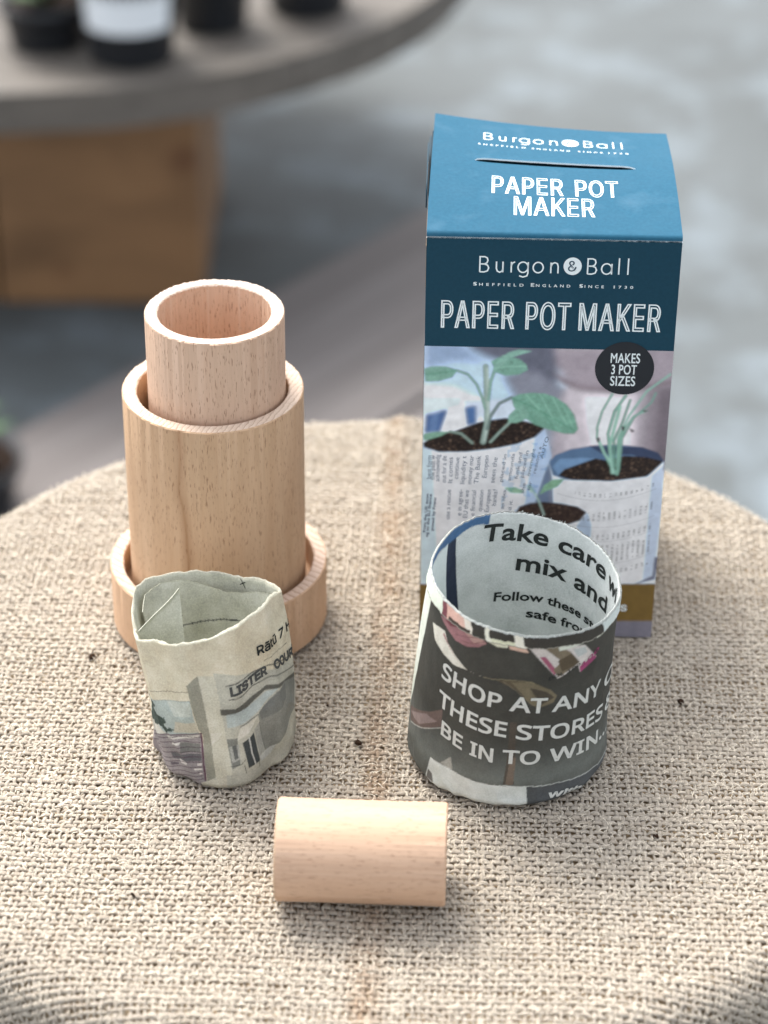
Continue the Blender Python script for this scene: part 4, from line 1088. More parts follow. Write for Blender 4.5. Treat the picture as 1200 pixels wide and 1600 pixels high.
        # grey-blue newsprint smudges at the right of the left pot
        m2 = (U > -16) & (U < 3) & (Vv > 60) & (Vv < 92) & (fbm(U * 0.5, Vv * 0.5, 4, 2) > 0.62) & (C.sum(-1) > 1.2)
        C[m2] *= np.array([0.72, 0.82, 0.92])
        return C
    usx, vsx, C = ss(nu, nv, -47.45, 47.45, 0.5, 133.9, fn)
    U, Vv = np.meshgrid(usx, vsx)
    P = np.stack([U / 1000, np.full(U.shape, -0.00006), Vv / 1000], -1).reshape(-1, 3)
    link("photo_print", mesh_np("photo_print", P, grid_quads(nu, nv), C.reshape(-1, 3)), M_PHOTO, root, smooth=False)
    # logo, tagline, title
    sx, sy = 0.0897, 0.0945
    lx = -27.7
    decal("logo_lettering", logo2d(lx, 165.9, sx, sy, 0.55), M_INK)
    decal("logo_disc", disc2d(lx + (678 - 288) * sx, 169.0, 3.4, 3.65), M_INK)
    decal("ampersand", text_fit("&", lx + 371 * sx, lx + 409 * sx, 166.9, 4.3, F_INTER, 0.0), M_TEAL, 0.00018)
    tg = []
    for s, a, b in (("SHEFFIELD", 265, 475), ("ENGLAND", 505, 670), ("SINCE", 708, 810), ("1730", 850, 932)):
        A = -29.6 + (a - 265) * 0.0899; Bx = -29.6 + (b - 265) * 0.0899
        tg.append(text_fit(s, A, Bx, 160.1, 1.15, None, 0.012, space=1.9)); tg.append(text_fit(s[0], A, A + 1.35, 160.1, 1.5, None, 0.012) if s[0] != '1' else text_fit("1", A, A + 0.5, 160.1, 1.2, None, 0.01))
    decal("tagline_lettering", join2d(tg), M_INK)
    ti = []
    for s, a, b in (("PAPER", 133, 433), ("POT", 485, 667), ("MAKER", 706, 1041)):
        k = 0.09096
        ti.append(text_fit(s, -41.2 + (a - 133) * k, -41.2 + (b - 133) * k, 142.2, 11.2, F_INTER, 0.0, outline=0.55, space=1.08))
    decal("title_lettering", join2d(ti), M_INK)
    decal("badge", disc2d(29.2, 126.0, 11.3, 11.5), M_BADGE, 0.00016)
    bt = [q for s, x0, x1, y in (("MAKES", 23.7, 34.9, 128.4), ("3 POT", 24.2, 33.9, 123.4), ("SIZES", 24.0, 33.6, 118.4)) for q in bold_fit(s, x0, x1, y, 4.2, None, 0.12, space=1.05)]
    decal("badge_lettering", join2d(bt), M_INK, 0.00024)
    decal("band_lettering", join2d(bold_fit("s", 34.0, 36.8, 13.2, 4.2, F_INTER, 0.3)), M_INK, 0.00012)
    # newspaper columns on the pictured pot, turned on their side
    M_NEWS = flat_mat("news_ink", (92, 104, 124), 0.6, 0.3)
    cols = []
    def vtext(s, xmm, z0, z1, cap, tilt=0.0, bold=0.0):
        V, Fc = text_fit(s, 0, z1 - z0, 0, cap, None, bold)
        ca, sa = math.cos(math.pi / 2 + tilt), math.sin(math.pi / 2 + tilt)
        cols.append((np.c_[xmm + V[:, 0] * ca - V[:, 1] * sa, z0 + V[:, 0] * sa + V[:, 1] * ca], Fc))
    def zz(cx, cy): # zoom-1 pixels -> mm
        return (-47.4 + (cx - 55) * 0.0455, 94.3 - (cy - 300) * 0.0508 - (cx - 55) * 0.0004)
    for s, x0, yb, yt, tl in (("best form", 95, 690, 480, 0), ("the past w", 125, 700, 475, 0), ("acknowledg", 168, 712, 470, 0), ("out for a de", 225, 722, 480, 0), ("It comes", 280, 722, 490, 0), ("continue", 330, 685, 490, -.03), ("liquidity t", 385, 730, 475, -.04), ("money mar", 445, 728, 470, -.05), ("The Bank", 505, 722, 470, -.06), ("European", 575, 668, 465, -.06), ("seen the", 645, 712, 480, -.08), ("placed in", 715, 700, 450, -.1), ("amounda", 785, 690, 440, -.1), ("funk and", 845, 670, 430, -.12), ("placed in", 895, 655, 410, -.13), ("overnight", 950, 640, 390, -.14), ("reasons a", 1000, 615, 370, -.15), ("AUTO", 1055, 480, 280, -.2),
                             ("ose a rescue", 265, 1060, 785, -.02), ("e in agree-", 365, 1020, 780, -.03), ("EU that we", 420, 1040, 785, -.03), ("e financial", 480, 1020, 785, -.04), ("question", 545, 975, 780, -.05), ("European", 605, 980, 775, -.06), ("banks?", 665, 920, 770, -.06), ("an idea.", 735, 950, 760, -.08), ("d it.", 800, 960, 860, -.1), ("she", 905, 800, 705, -.12), ("for", 960, 770, 690, -.12)):
        xm, zb = zz(x0 + 35, yb); _, zt = zz(x0 + 35, yt); vtext(s, xm, zb, zt, 1.75 if x0 < 700 else 1.35, tl)
    for s, x0, yb, yt in (("from the UK econ", 80, 1190, 830), ("ng to the EU finance", 105, 1230, 830), ("posed by Franc", 150, 1170, 860)):
        xm, zb = zz(x0 + 10, yb); _, zt = zz(x0 + 10, yt); vtext(s, xm, zb, zt, 1.15, -0.06, 0.03)
    decal("newsprint_lettering", join2d(cols), M_NEWS, 0.0001)

    # ---- lid print: x mm across, b mm from the front edge
    def topdecal(name, VF, m, lift=0.00012):
        V, Fc = cut2d(VF[0], VF[1], 4.0, 3.0)
        P = top_pt(V[:, 0] / 1000, V[:, 1] / 1000); P[:, 2] += lift
        return link(name, mesh_from(name, P, Fc), m, root, smooth=False)
    topdecal("lid_logo", logo2d(-27.5, 73.0, 0.0897, 0.105, 0.55), M_INKTOP)
    topdecal("lid_logo_disc", disc2d(7.5, 76.6, 3.4, 3.9), M_INKTOP)
    topdecal("lid_ampersand", text_fit("&", 5.9, 9.1, 74.6, 4.2, F_INTER, 0.0), M_TEALTOP_LIT, 0.0002)
    tg = [text_fit(s, a, b, 67.0, 1.3, None, 0.02, space=1.9) for s, a, b in (("SHEFFIELD", -29.5, -10.5), ("ENGLAND", -8, 7.2), ("SINCE", 10.4, 20.3), ("1730", 22.5, 30.5))]
    topdecal("lid_tagline", join2d(tg), M_INKTOP)
    ti = []
    for s, a, b, y in (("PAPER", -23.5, 3.5, 27.3), ("POT", 8.5, 24.7, 27.3), ("MAKER", -15.0, 15.2, 12.7)):
        ti.append(text_fit(s, a, b, y, 12.6, F_INTER, 0.0, outline=0.40, space=1.06))
    topdecal("lid_title", join2d(ti), M_INKTOP)
carton()

# ------------------------------------------------------------------ newspaper pots
def facets(phi, t, n, seed, depth):
    """flat panels between n creases whose angles drift with height; returns a radius factor"""
    rg = np.random.default_rng(seed)
    base = np.linspace(-math.pi, math.pi, n, endpoint=False) + rg.uniform(-0.5, 0.5, n) * (2 * math.pi / n) * 0.8
    drift = rg.uniform(-0.5, 0.5, n)
    best = np.full(np.shape(phi), 9.0); second = np.full(np.shape(phi), 9.0)
    for b, d in zip(base, drift):
        dd = np.abs((phi - b - d * (t - 0.5) + math.pi) % (2 * math.pi) - math.pi)
        second = np.where(dd < best, best, np.minimum(second, dd)); best = np.minimum(best, dd)
    half = (best + second) / 2
    x = np.clip(best / np.maximum(half, 1e-6), 0, 1)           # 0 at a crease, 1 mid-panel
    return 1 - depth * (1 - (1 - x) ** 2) * np.clip(half / 0.5, 0.2, 1.6)

class PaperPot:
    def __init__(self, p, crumple, seed):
        self.p = p; self.cr = crumple; self.seed = seed
    def P(self, phi, t, off=0.0):
        cx, cy, rb, rt, h, lx, ly = self.p
        rr = rb + (rt - rb) * t
        rr = rr * (1 - 0.10 * np.clip(1 - t / 0.06, 0, 1) ** 2)
        rr = rr + self.cr(phi, t) + off
        x = rr * np.sin(phi); y = -rr * np.cos(phi)
        ax = lx * t; ay = ly * t
        return np.stack([cx + x * np.cos(ax) + h * math.sin(lx / 2) * t * t, cy + y + h * math.sin(ly / 2) * t * t, np.maximum(h * t - x * np.sin(ax) - y * np.sin(ay), 0.0006 + 0 * x)], -1)

def wall_grid(pot, phis, tfun, rows, off, name, col=None):
    """rows 0..1 between the two t-profiles returned by tfun(phi)"""
    U, S = np.meshgrid(phis, rows)
    lo, hi = tfun(U)
    T = lo + (hi - lo) * S
    return U, T, pot.P(U, T, off)

def text_on(pot, s, f0, f1, t0, t1, cap, off, font=None, bold=0.0, sign=1, r=0.0365, shear=0.0, space=1.0, extra=None):
    """lettering wrapped onto a pot's surface -> list of (points, faces)"""
    h = pot.p[4] * 1000; w = abs(f1 - f0) * r * 1000
    out = []
    for lay, (V, Fc) in enumerate(bold_fit(s, 0, w, 0, cap, font, bold, space=space, shear=shear)):
        V, Fc = cut2d(V[:, :2], Fc, 1.1, 2.5)
        k = V[:, 0] / w
        phi = f0 + (f1 - f0) * k; t = t0 + (t1 - t0) * k + V[:, 1] / h
        if extra is not None: t = t + extra(phi)
        out.append((pot.P(phi, t, off + sign * 4e-5 * lay), Fc))
    return out

def join3d(name, parts, mat, parent):
    VV = []; FF = []
    for P, Fc in parts:
        FF += [tuple(i + len(VV) for i in f) for f in Fc]; VV += [tuple(v) for v in P]
    return link(name, mesh_from(name, VV, FF), mat, parent, smooth=True)

M_NEWSP = print_mat("newsprint", 0.85, 0.2, 0.12, 0.30, 0.75, 170)
M_NEWSD = print_mat("newsprint_dark", 0.75, 0.3, 0.0, 0.24, 0.45, 210)
M_WTXT = flat_mat("newsprint_white_letter", (206, 208, 202), 0.85, 0.2, 0.25, 900)
M_BTXT = flat_mat("newsprint_black_letter", (44, 48, 46), 0.85, 0.2, 0.3, 900)

def base_disc(pot, name, parent, mat, t, off, up):
    n = 90; ph = np.linspace(-math.pi, math.pi, n, endpoint=False)
    ring = pot.P(ph, np.full(n, t), off); c = ring.mean(0); c[2] = ring[:, 2].mean()
    rows = [c + (ring - c) * k for k in (0.01, 0.35, 0.7, 1.0)]
    for i, rr in enumerate(rows): rr[:, 2] += (0.0004 if up else 0) * i
    V = np.vstack(rows)
    me = mesh_np(name, V, grid_quads(n, 4, True), np.broadcast_to(lin((150, 152, 146)), (len(V), 3)))
    return link(name, me, mat, parent)

def rim_jag(phi, seed, amp):
    return amp * ((fbm(phi * 14 + 30, phi * 0 + seed, seed, 3) - 0.5) + 0.7 * (vnoise(phi * 70 + 100, phi * 0, seed + 3) - 0.5))

# ---- the large dark pot on the right
def pot_right():
    cr = lambda phi, t: 0.0007 * (fbm(np.sin(phi) * 3 + 5, np.cos(phi) * 3 + t * 2.2, 61, 3) - 0.5) * 2 + 0.0012 * np.cos(2 * phi + 0.5) * t + 0.0006 * np.clip(1 - t / 0.25, 0, 1) * (vnoise(phi * 4 + 20, t * 14, 7) - 0.5) + 0.0008 * np.clip(np.sin(phi), 0, 1) + 0.037 * (facets(phi, t, 15, 5, 0.009) - 1) - 0.0018 * np.clip(1 - t / 0.16, 0, 1) * np.abs(vnoise(phi * 6 + 40, t * 9, 17) - 0.5) * 2
    pot = PaperPot([0.0473, -0.1693, 0.038, 0.0356, 0.0827, 0.1075, -0.12], cr, 1)
    root = empty("paper_pot", (0, 0, 0))
    tag(root, "larger dark newspaper pot with white lettering, in front of the carton", "paper pot", "pots rolled from newspaper")
    su, sv = 37.0, 82.7
    rim = lambda phi: 1.0 + 0.048 * np.clip(np.cos(phi), 0, 1) ** 0.7 + rim_jag(phi, 12, 0.009) + 0.006 * np.sin(phi * 2 + 1)
    NU, NV = 640, 190
    def fn(U, S):
        T = S * rim(U)
        C = np.zeros(U.shape + (3,))
        g = np.clip(1 - np.abs(T - 0.19) / 0.26, 0, 1)[..., None] ** 1.3
        C[:] = lin((60, 60, 55)) * (1 - g) + lin((100, 104, 99)) * g
        C *= (0.9 + 0.2 * fbm(U * 5, T * 9, 3, 3))[..., None]
        paint(POT1[2:], U, T, su, sv, C)
        paint([('p', (214, 214, 190), [(-.46, .995), (-.2, .99), (-.2, .97), (-.3, .962), (-.4, .972)]), ('p', (200, 168, 150), [(-.2, .99), (-.04, .99), (.015, .955), (-.18, .965)]),
               ('p', (206, 212, 198), [(.29, .995), (.61, 1.01), (.6, .97), (.33, .953)]), ('p', (206, 212, 196), [(.78, 1.0), (1.4, 1.0), (1.4, .955), (.80, .952)])], U, T, su, sv, C)
        n = fbm(U * 14, T * 30, 19, 3)[..., None]
        C *= 0.9 + 0.2 * n
        return C
    us, vs, C = ss(NU, NV, -math.pi, math.pi * (1 - 2 / NU), 0, 1, fn)
    U, S = np.meshgrid(us, vs); T = S * rim(U)
    P = pot.P(U, T)
    # outer wall, rolled over the rim, and the inner wall
    NI = 110
    vi = np.linspace(1, 0.05, NI)
    def fi(U, Q):
        T = Q * rim(U)
        C = np.zeros(U.shape + (3,)); C[:] = lin((192, 197, 194))
        C *= (0.92 + 0.16 * fbm(U * 6, T * 12, 23, 3))[..., None]
        edge = -2.19 - (0.98 - T) * 0.46
        st = (U < edge) & (U > edge - 0.155); C[st] = lin((38, 46, 64))
        pt = (T > 0.955 + 0.012 * np.sin(U * 9)) & (U > -2.80) & (U < -1.2); C[pt] = lin((66, 98, 134))
        C[(U > edge) & (U < -1.3) & (T < 0.95)] = lin((206, 216, 214))
        return C
    us2, vs2, CI = ss(NU, NI, -math.pi, math.pi * (1 - 2 / NU), 1, 0.05, fi)
    U2, S2 = np.meshgrid(us2, vs2); T2 = S2 * rim(U2)
    PI = pot.P(U2, T2, -0.0007)
    mid = pot.P(us, rim(us) * 1.004, -0.00035)
    V = np.vstack([P.reshape(-1, 3), mid, PI.reshape(-1, 3)])
    edgec = np.broadcast_to(lin((158, 161, 156)), (NU, 3))
    CC = np.vstack([C.reshape(-1, 3), edgec, CI.reshape(-1, 3)])
    CC[NU * (NV - 1):NU * NV] = lin((160, 164, 160))
    rows = NV + 1 + NI
    me = mesh_np("wall", V, grid_quads(NU, rows, True), CC)
    link("wall", me, M_NEWSD, root)
    base_disc(pot, "base", root, M_NEWSD, 0.0, 0.0, False); base_disc(pot, "inner_floor", root, M_NEWSD, 0.05, -0.0007, True)
    # folded-over strip outside the rim, its lower edge torn
    NB = 12
    RIMC = [(-4, (58, 56, 51)), (-1.7, (205, 214, 198)), (-1.0, (120, 72, 78)), (-0.93, (206, 168, 154)), (-0.66, (218, 212, 196)), (-0.58, (58, 56, 51)), (-0.44, (222, 222, 204)), (-0.39, (58, 56, 51)), (-0.14, (224, 222, 206)), (-0.05, (58, 56, 51)), (0.86, (204, 214, 210)), (1.6, (58, 56, 51)), (4, None)]
    low = lambda phi: 0.078 - 0.012 * np.clip(np.cos(phi - 0.2), 0, 1) + 0.010 * (fbm(phi * 5 + 9, phi * 0, 33, 3) - 0.5)
    def fb(U, S):
        T = rim(U) - low(U) * (1 - S)
        C = np.zeros(U.shape + (3,)); C[:] = lin((60, 58, 53))
        Uj = U + 0.05 * (fbm(U * 6, S * 2, 13, 2) - 0.5) + 0.05 * (S - 0.5)
        for (a, c), (b, _) in zip(RIMC[:-1], RIMC[1:]): C[(Uj >= a) & (Uj < b)] = lin(c)
        C[(Uj > -0.39) & (Uj < -0.14) & (S < 0.35)] = lin((206, 208, 180))
        C[(Uj > -0.9) & (Uj < -0.6) & (S < 0.3)] = lin((70, 62, 56))
        C[S < 0.06] = lin((150, 148, 138)); C[S > 0.97] = lin((158, 161, 156))
        return C
    us3, vs3, CB = ss(NU, NB * 2, -math.pi, math.pi * (1 - 2 / NU), 0, 1, fb)
    U3, S3 = np.meshgrid(us3, vs3); T3 = rim(U3) - low(U3) * (1 - S3)
    PB = pot.P(U3, T3, 0.00035 + 0.00025 * (1 - S3) + 0.0003 * (fbm(U3 * 6, S3, 15, 2) - 0.4))
    Vb = np.vstack([pot.P(us3, rim(us3) - low(us3), -0.0001), PB.reshape(-1, 3), pot.P(us3, rim(us3) * 1.006, -0.0003)])
    Cb = np.vstack([edgec, CB.reshape(-1, 3), edgec])
    link("folded_rim", mesh_np("folded_rim", Vb, grid_quads(NU, NB * 2 + 2, True), Cb), M_NEWSD, root)
    # torn paper fibres on the rim
    n = 130; ph = RNG.random(n) * 2 * math.pi - math.pi
    bm = bmesh.new()
    for a in ph:
        k = RNG.random()
        r = rim(np.array([a]))[0]
        p0 = pot.P(np.array([a - 0.006]), np.array([r - 0.004]), 0.0003)[0]; p1 = pot.P(np.array([a + 0.006]), np.array([r - 0.004]), 0.0003)[0]
        p2 = pot.P(np.array([a + 0.012 * (k - 0.5)]), np.array([r + 0.004 + 0.010 * k]), 0.0002 + 0.0006 * (k - 0.5))[0]
        bm.faces.new([bm.verts.new(p) for p in (p0, p1, p2)])
    bm_obj("torn_fibres", bm, flat_mat("torn_paper", (222, 226, 222), 0.9, 0.1), root)["kind"] = "stuff"
    # lettering
    L = []
    b1 = lambda phi: np.interp(phi, [-0.85, 0, 0.3, 1.02, 1.6], [0.640, 0.600, 0.592, 0.552, 0.52])
    b2 = lambda phi: np.interp(phi, [-0.85, -0.08, 0.02, 1.2, 1.6], [0.482, 0.443, 0.440, 0.372, 0.34])
    b3 = lambda phi: np.interp(phi, [-0.8, -0.2, 0.27, 1.06, 1.5], [0.335, 0.289, 0.284, 0.244, 0.21])
    for s, a, b, fb_, cp in (("SHOP", -0.86, -0.17, b1, 7.4), ("AT", -0.085, 0.285, b1, 7.4), ("ANY", 0.345, 1.02, b1, 7.4), ("OF", 1.10, 1.72, b1, 7.4),
                             ("THESE", -0.86, -0.085, b2, 7.4), ("STORES", 0.01, 1.12, b2, 7.4), ("&", 1.2, 1.5, b2, 7.4),
                             ("BE", -0.785, -0.51, b3, 6.8), ("IN", -0.425, -0.19, b3, 6.8), ("TO", -0.10, 0.275, b3, 6.8), ("WIN...", 0.375, 1.32, b3, 6.8)):
        L += text_on(pot, s, a, b, 0, 0, cp, 0.00016, F_NOTO, 0.5, extra=fb_)
    L += text_on(pot, "with s", 0.40, 0.98, 0.055, 0.01, 3.4, 0.00016, F_INTER, 0.5, shear=0.15)
    join3d("lettering", L, M_WTXT, root)
    NB_ = text_on(pot, "100", 0.62, 0.86, 0.815, 0.865, 2.2, 0.00016, F_INTER, 0.2)
    join3d("banknote_figure", NB_, flat_mat("magenta_print", (148, 60, 104), 0.8, 0.2), root)
    NB_ = text_on(pot, "DOL 100", 0.26, 0.60, 0.785, 0.835, 1.6, 0.00016, F_INTER, 0.1)
    join3d("banknote_lettering", NB_, M_BTXT, root)
    L = []
    for s, a, b, t0, t1, cp in (("Take", -2.745, 2.814 - 2 * math.pi, 0.86, 0.85, 8.0), ("care", 2.703 - 2 * math.pi, 2.03 - 2 * math.pi, 0.845, 0.862, 8.0), ("wi", 1.948 - 2 * math.pi, 1.63 - 2 * math.pi, 0.865, 0.87, 8.0),
                                ("mix", 3.111 - 2 * math.pi, 2.563 - 2 * math.pi, 0.69, 0.692, 8.0), ("and", 2.463 - 2 * math.pi, 1.90 - 2 * math.pi, 0.685, 0.71, 8.0),
                                ("Follow", -2.978, 2.779 - 2 * math.pi, 0.512, 0.53, 4.2), ("these", 2.735 - 2 * math.pi, 2.319 - 2 * math.pi, 0.533, 0.54, 4.2), ("steps", 2.27 - 2 * math.pi, 1.8 - 2 * math.pi, 0.54, 0.545, 4.2),
                                ("safe", 2.945 - 2 * math.pi, 2.609 - 2 * math.pi, 0.43, 0.44, 4.2), ("from", 2.559 - 2 * math.pi, 2.16 - 2 * math.pi, 0.442, 0.47, 4.2)):
        L += text_on(pot, s, a, b, t0, t1, cp, -0.00086, None, 0.55 if cp > 5 else 0.34, sign=-1)
    join3d("inner_lettering", L, M_BTXT, root)
pot_right()

# ---- the small pale pot on the left
def pot_left():
    def cr(phi, t):
        n = 0.0016 * (fbm(np.sin(phi) * 2.6 + 5, np.cos(phi) * 2.6 + t * 2.0 + 3, 81, 2) - 0.5) * 2
        ridge_ = 0.0030 * (np.abs(fbm(phi * 1.7 + t * 2.4 + 20, t * 2.2 - phi * 0.8 + 20, 91, 2) - 0.5) * 2) * np.clip(1.1 - t, 0, 1)
        flat = -0.0016 * np.clip(np.cos((phi - 1.0) * 2.6), 0, 1) ** 2 * np.clip(1 - t / 0.45, 0, 1) * (np.abs(phi - 1.0) < 0.6)
        return n - ridge_ + flat + 0.0008 + 0.028 * (facets(phi, t, 9, 8, 0.06) - 1) + 0.028 * (facets(phi + 0.6 * t, t, 13, 3, 0.012) - 1) * np.clip(1.15 - t, 0, 1)
    pot = PaperPot([-0.0607, -0.169, 0.0277, 0.0286, 0.0619, -0.172, 0.1327], cr, 2)
    root = empty("paper_pot", (0, 0, 0))
    tag(root, "smaller pale crumpled newspaper pot with a building photo, in front of the wooden tubes", "paper pot", "pots rolled from newspaper")
    su, sv = 28.0, 61.9
    dk = np.radians([-180, -160, -140, -125, -110, -95, -75, -60, -40, -20, 0, 20, 40, 60, 80, 100, 120, 140, 160, 180])
    dv = np.array([0.6, 3.0, 5.5, 6.8, 6.0, 2.5, -2.0, -2.5, -1.0, 0, 0.2, 1.8, 3.2, 4.0, 3.4, 1.5, -0.8, -1.6, -2.2, 0.6]) / 61.9
    rim = lambda phi: 1.0 + np.interp(phi, dk, dv) + 0.010 * (fbm(phi * 9 + 30, phi * 0, 41, 2) - 0.5)
    NU, NV = 560, 180
    def fn(U, S):
        T = S * rim(U)
        C = np.zeros(U.shape + (3,)); C[:] = lin((200, 194, 175))
        C[(T < 0.45) & (U > 0.1) & (U < 1.8)] = lin((170, 172, 163)); C[(T < 0.2) & (U < -0.25) & (U > -1.6)] = lin((128, 122, 126)); C[(T < 0.2) & (U >= -0.25) & (U <= 0.1)] = lin((184, 183, 170))
        paint(POT2, U, T, su, sv, C); C *= np.array([1.04, 1.0, 0.95])
        C *= (0.88 + 0.24 * fbm(U * 6, T * 13, 29, 4))[..., None]
        # faint show-through of the other side
        sh = (fbm(U * 3, T * 6, 71, 2) > 0.6) & (T > 0.62); C[sh] *= 0.95
        return C
    us, vs, C = ss(NU, NV, -math.pi, math.pi * (1 - 2 / NU), 0, 1, fn)
    U, S = np.meshgrid(us, vs); P = pot.P(U, S * rim(U))
    # rolled lip: thick where several layers are folded together
    th = lambda phi: 0.0007 + 0.0010 * np.clip(np.cos(phi + 0.3), 0, 1) * fbm(phi * 7 + 20, phi * 0, 4, 3) ** 2 * 4 + 0.0008 * np.clip(np.cos(phi - 1.6), 0, 1)
    lipc = lin((178, 176, 160))
    R = rim(us)
    lip = [pot.P(us, R + 0.006, -th(us) * 0.2), pot.P(us, R + 0.012 + 0.016 * (fbm(us * 12 + 30, us * 0, 5, 2) - 0.5), -th(us) * 0.5), pot.P(us, R + 0.004, -th(us) * 0.85)]
    NI = 90
    def fi(U, Q):
        T = Q * (rim(U) - 0.01)
        C = np.zeros(U.shape + (3,)); C[:] = lin((190, 190, 174))
        C *= (0.88 + 0.24 * fbm(U * 5, T * 10, 39, 3))[..., None]
        return C
    us2, vs2, CI = ss(NU, NI, -math.pi, math.pi * (1 - 2 / NU), 1, 0.05, fi)
    U2, S2 = np.meshgrid(us2, vs2); PI = pot.P(U2, S2 * (rim(U2) - 0.01), -th(U2) - 0.0001)
    V = np.vstack([P.reshape(-1, 3)] + lip + [PI.reshape(-1, 3)])
    CC = np.vstack([C.reshape(-1, 3), np.broadcast_to(lipc, (NU * 3, 3)), CI.reshape(-1, 3)])
    link("wall", mesh_np("wall", V, grid_quads(NU, NV + 3 + NI, True), CC), M_NEWSP, root)
    base_disc(pot, "base", root, M_NEWSP, 0.0, 0.0, False); base_disc(pot, "inner_floor", root, M_NEWSP, 0.05, -0.0012, True)
    # inner ply standing free of the back wall, its top edge dipping to the right
    a0, a1 = math.radians(88), math.radians(262); n = 200; m = 110
    ph = np.linspace(a0, a1, n)
    pw = (ph + math.pi) % (2 * math.pi) - math.pi
    deg = np.degrees(ph)
    topz = np.interp(deg, [88, 110, 130, 150, 168, 185, 205, 225, 245, 262], [2.4, -1.5, -4.0, -5.5, -6.0, -2.0, 2.5, 4.6, 4.0, 0.0]) / 61.9
    inset = np.interp(deg, [88, 110, 140, 170, 200, 235, 262], [0.0028, 0.0034, 0.0046, 0.0050, 0.0040, 0.0030, 0.0026])
    rows = np.linspace(0.08, 1, m)
    S_, A_ = np.meshgrid(rows, np.arange(n), indexing='ij')
    T_ = S_ * (1 + topz + rim_jag(pw, 8, 0.005))[None, :]
    off = -(inset[None, :] * (0.45 + 0.55 * S_)) - 0.0008
    PW = pot.P(np.broadcast_to(pw, T_.shape), T_, off); PK = pot.P(np.broadcast_to(pw, T_.shape), T_ - 0.002, off + 0.00035)
    Cc = np.zeros(T_.shape + (3,)); Cc[:] = lin((194, 194, 178))
    Uw = np.broadcast_to(ph, T_.shape)
    paint(IN2[:3], Uw, T_, su, sv, Cc)
    Cc *= (0.88 + 0.24 * fbm(Uw * 6 + 40, T_ * 12, 59, 3))[..., None]
    N = n * m
    q = grid_quads(n, m)
    tp = np.arange(n) + n * (m - 1)
    sk = np.stack([tp[:-1], tp[:-1] + N, tp[1:] + N, tp[1:]], -1)
    link("inner_ply", mesh_np("ply", np.vstack([PW.reshape(-1, 3), PK.reshape(-1, 3)]), np.vstack([q, q[:, ::-1] + N, sk]), np.vstack([Cc.reshape(-1, 3)] * 2)), M_NEWSP, root)
    # printed cross on the back wall
    Lx = []
    for d0, d1, t0, t1 in ((157, 150.5, 0.905, 0.93), (152, 155, 0.885, 0.95)):
        a = np.radians(np.linspace(d0, d1, 5)); t = np.linspace(t0, t1, 5)
        wv, f = ribbon(np.c_[a * su, t * sv], 0.35)
        Lx.append((pot.P(wv[:, 0] / su, wv[:, 1] / sv + 0.02, -th(wv[:, 0] / su) - 0.00035), f))
    join3d("printed_cross", Lx, M_BTXT, root)
    # folded corner flap inside on the left
    A = pot.P(np.radians([-68.0, -108.0]), np.array([0.985, 1.0]), -0.0022)
    Cn = np.array([pot.p[0] - 0.0155, pot.p[1] + 0.006, 0.0690]); D = np.array([pot.p[0] - 0.011, pot.p[1] - 0.001, 0.040]); E = pot.P(np.radians([-75.0]), np.array([0.55]), -0.002)[0]
    k = 14; rows = []
    for i in range(k):
        s = i / (k - 1)
        l = A[0] * (1 - s) + Cn * s; b = E * (1 - s) + D * s
        for j in range(k):
            v = j / (k - 1); pt = l * (1 - v) + b * v
            pt = pt + np.array([0.001 * math.sin(3 * s + 2 * v), 0.0012 * math.sin(4 * v + s), 0.0006 * math.sin(5 * s)])
            rows.append(pt)
    G = np.array(rows); Gb = G + np.array([-0.0003, 0.0002, -0.0001])
    q = grid_quads(k, k); e1 = np.arange(k) * k; sk = np.stack([e1[:-1], e1[:-1] + k * k, e1[1:] + k * k, e1[1:]], -1)
    Cf = np.tile(lin((190, 191, 176)), (2 * k * k, 1))
    link("corner_flap", mesh_np("flap", np.vstack([G, Gb]), np.vstack([q, q[:, ::-1] + k * k, sk]), Cf), M_NEWSP, root)
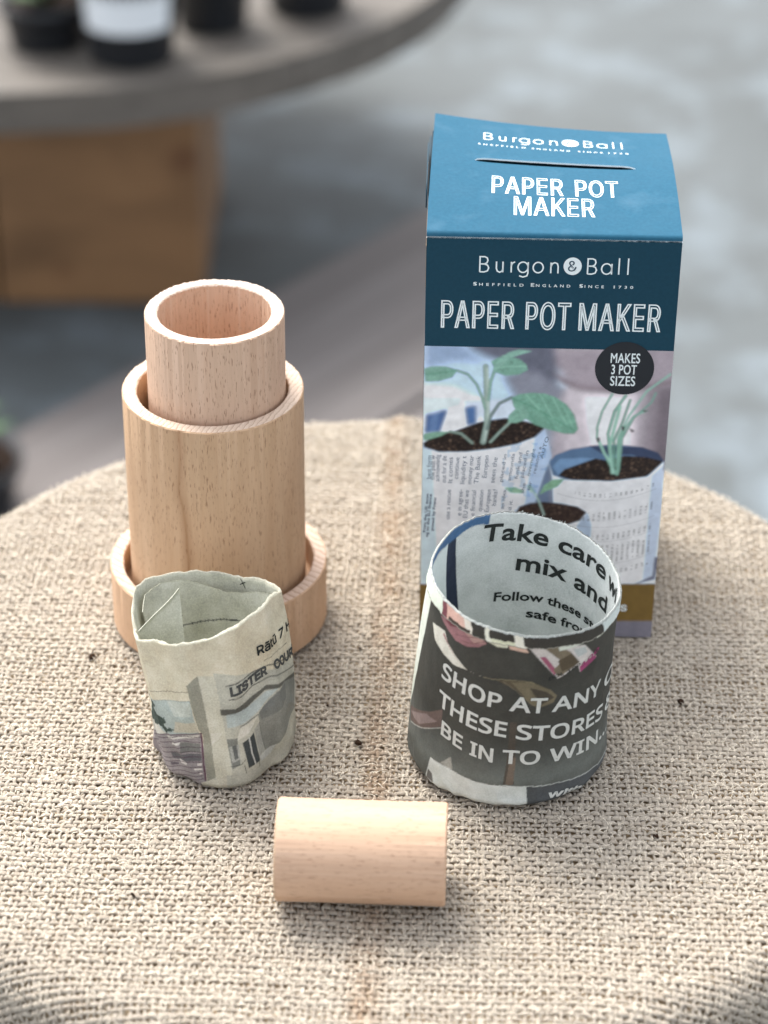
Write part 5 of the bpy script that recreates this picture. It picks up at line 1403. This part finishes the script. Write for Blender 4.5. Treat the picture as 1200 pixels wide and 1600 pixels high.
    # lettering
    join3d("date_lettering", text_on(pot, "Rātū 7 H", 0.755, 1.62, 0.812, 0.800, 3.6, 0.00018, F_INTER, 0.3, r=0.0282), M_BTXT, root)
    bl = lambda phi: np.interp(phi, [0.25, 0.42, 0.52, 0.75, 1.0, 1.56], [0.636, 0.640, 0.650, 0.672, 0.676, 0.620])
    M_SIGN = flat_mat("sign_letter", (74, 76, 74), 0.85, 0.2)
    join3d("sign_lettering", [q for s, a, b in (("LISTER", 0.262, 0.88), ("COURT", 1.0, 1.78)) for q in text_on(pot, s, a, b, 0, 0, 3.7, 0.00018, F_INTER, 0.58, r=0.0282, extra=bl)], M_SIGN, root)
pot_left()

# ------------------------------------------------------------------ crumbs of soil and chaff on the burlap
M_CRUMB = flat_mat("soil_crumb", (52, 38, 28), 0.95, 0.1, 0.6, 1200, 0.5)
def crumb(px, py, size, label, seed, flat=1.0):
    p = at_px(px, py, 0.0)
    bm = bmesh.new(); bmesh.ops.create_icosphere(bm, subdivisions=2, radius=size)
    rg = random.Random(seed)
    for v in bm.verts: v.co *= 0.7 + 0.6 * rg.random(); v.co.z *= 0.7; v.co.y *= flat
    o = bm_obj("soil_crumb", bm, M_CRUMB, smooth=False); o.location = (p[0], p[1], size * 0.35); o.rotation_euler = (0, 0, rg.random() * 3)
    tag(o, label, "soil crumb", "crumbs on the burlap")
crumb(143, 1028, 0.0015, "dark soil crumb on the burlap left of the small paper pot", 1)
crumb(559, 1163, 0.0015, "round dark soil crumb between the two paper pots", 2)
crumb(555, 1191, 0.0008, "thin dark chaff sliver just below the crumb between the pots", 3, 0.3)
crumb(1063, 1098, 0.0013, "brown soil crumb right of the dark paper pot", 4)
crumb(1025, 1308, 0.0011, "tiny dark seed at the lower right of the burlap", 5)
crumb(208, 1400, 0.0012, "thin dark splinter at the lower left of the burlap", 6, 0.15)
crumb(563, 1015, 0.0009, "small dark speck between the base cup and the carton", 7)
crumb(512, 1103, 0.0006, "minute dark speck right of the small pot", 8)
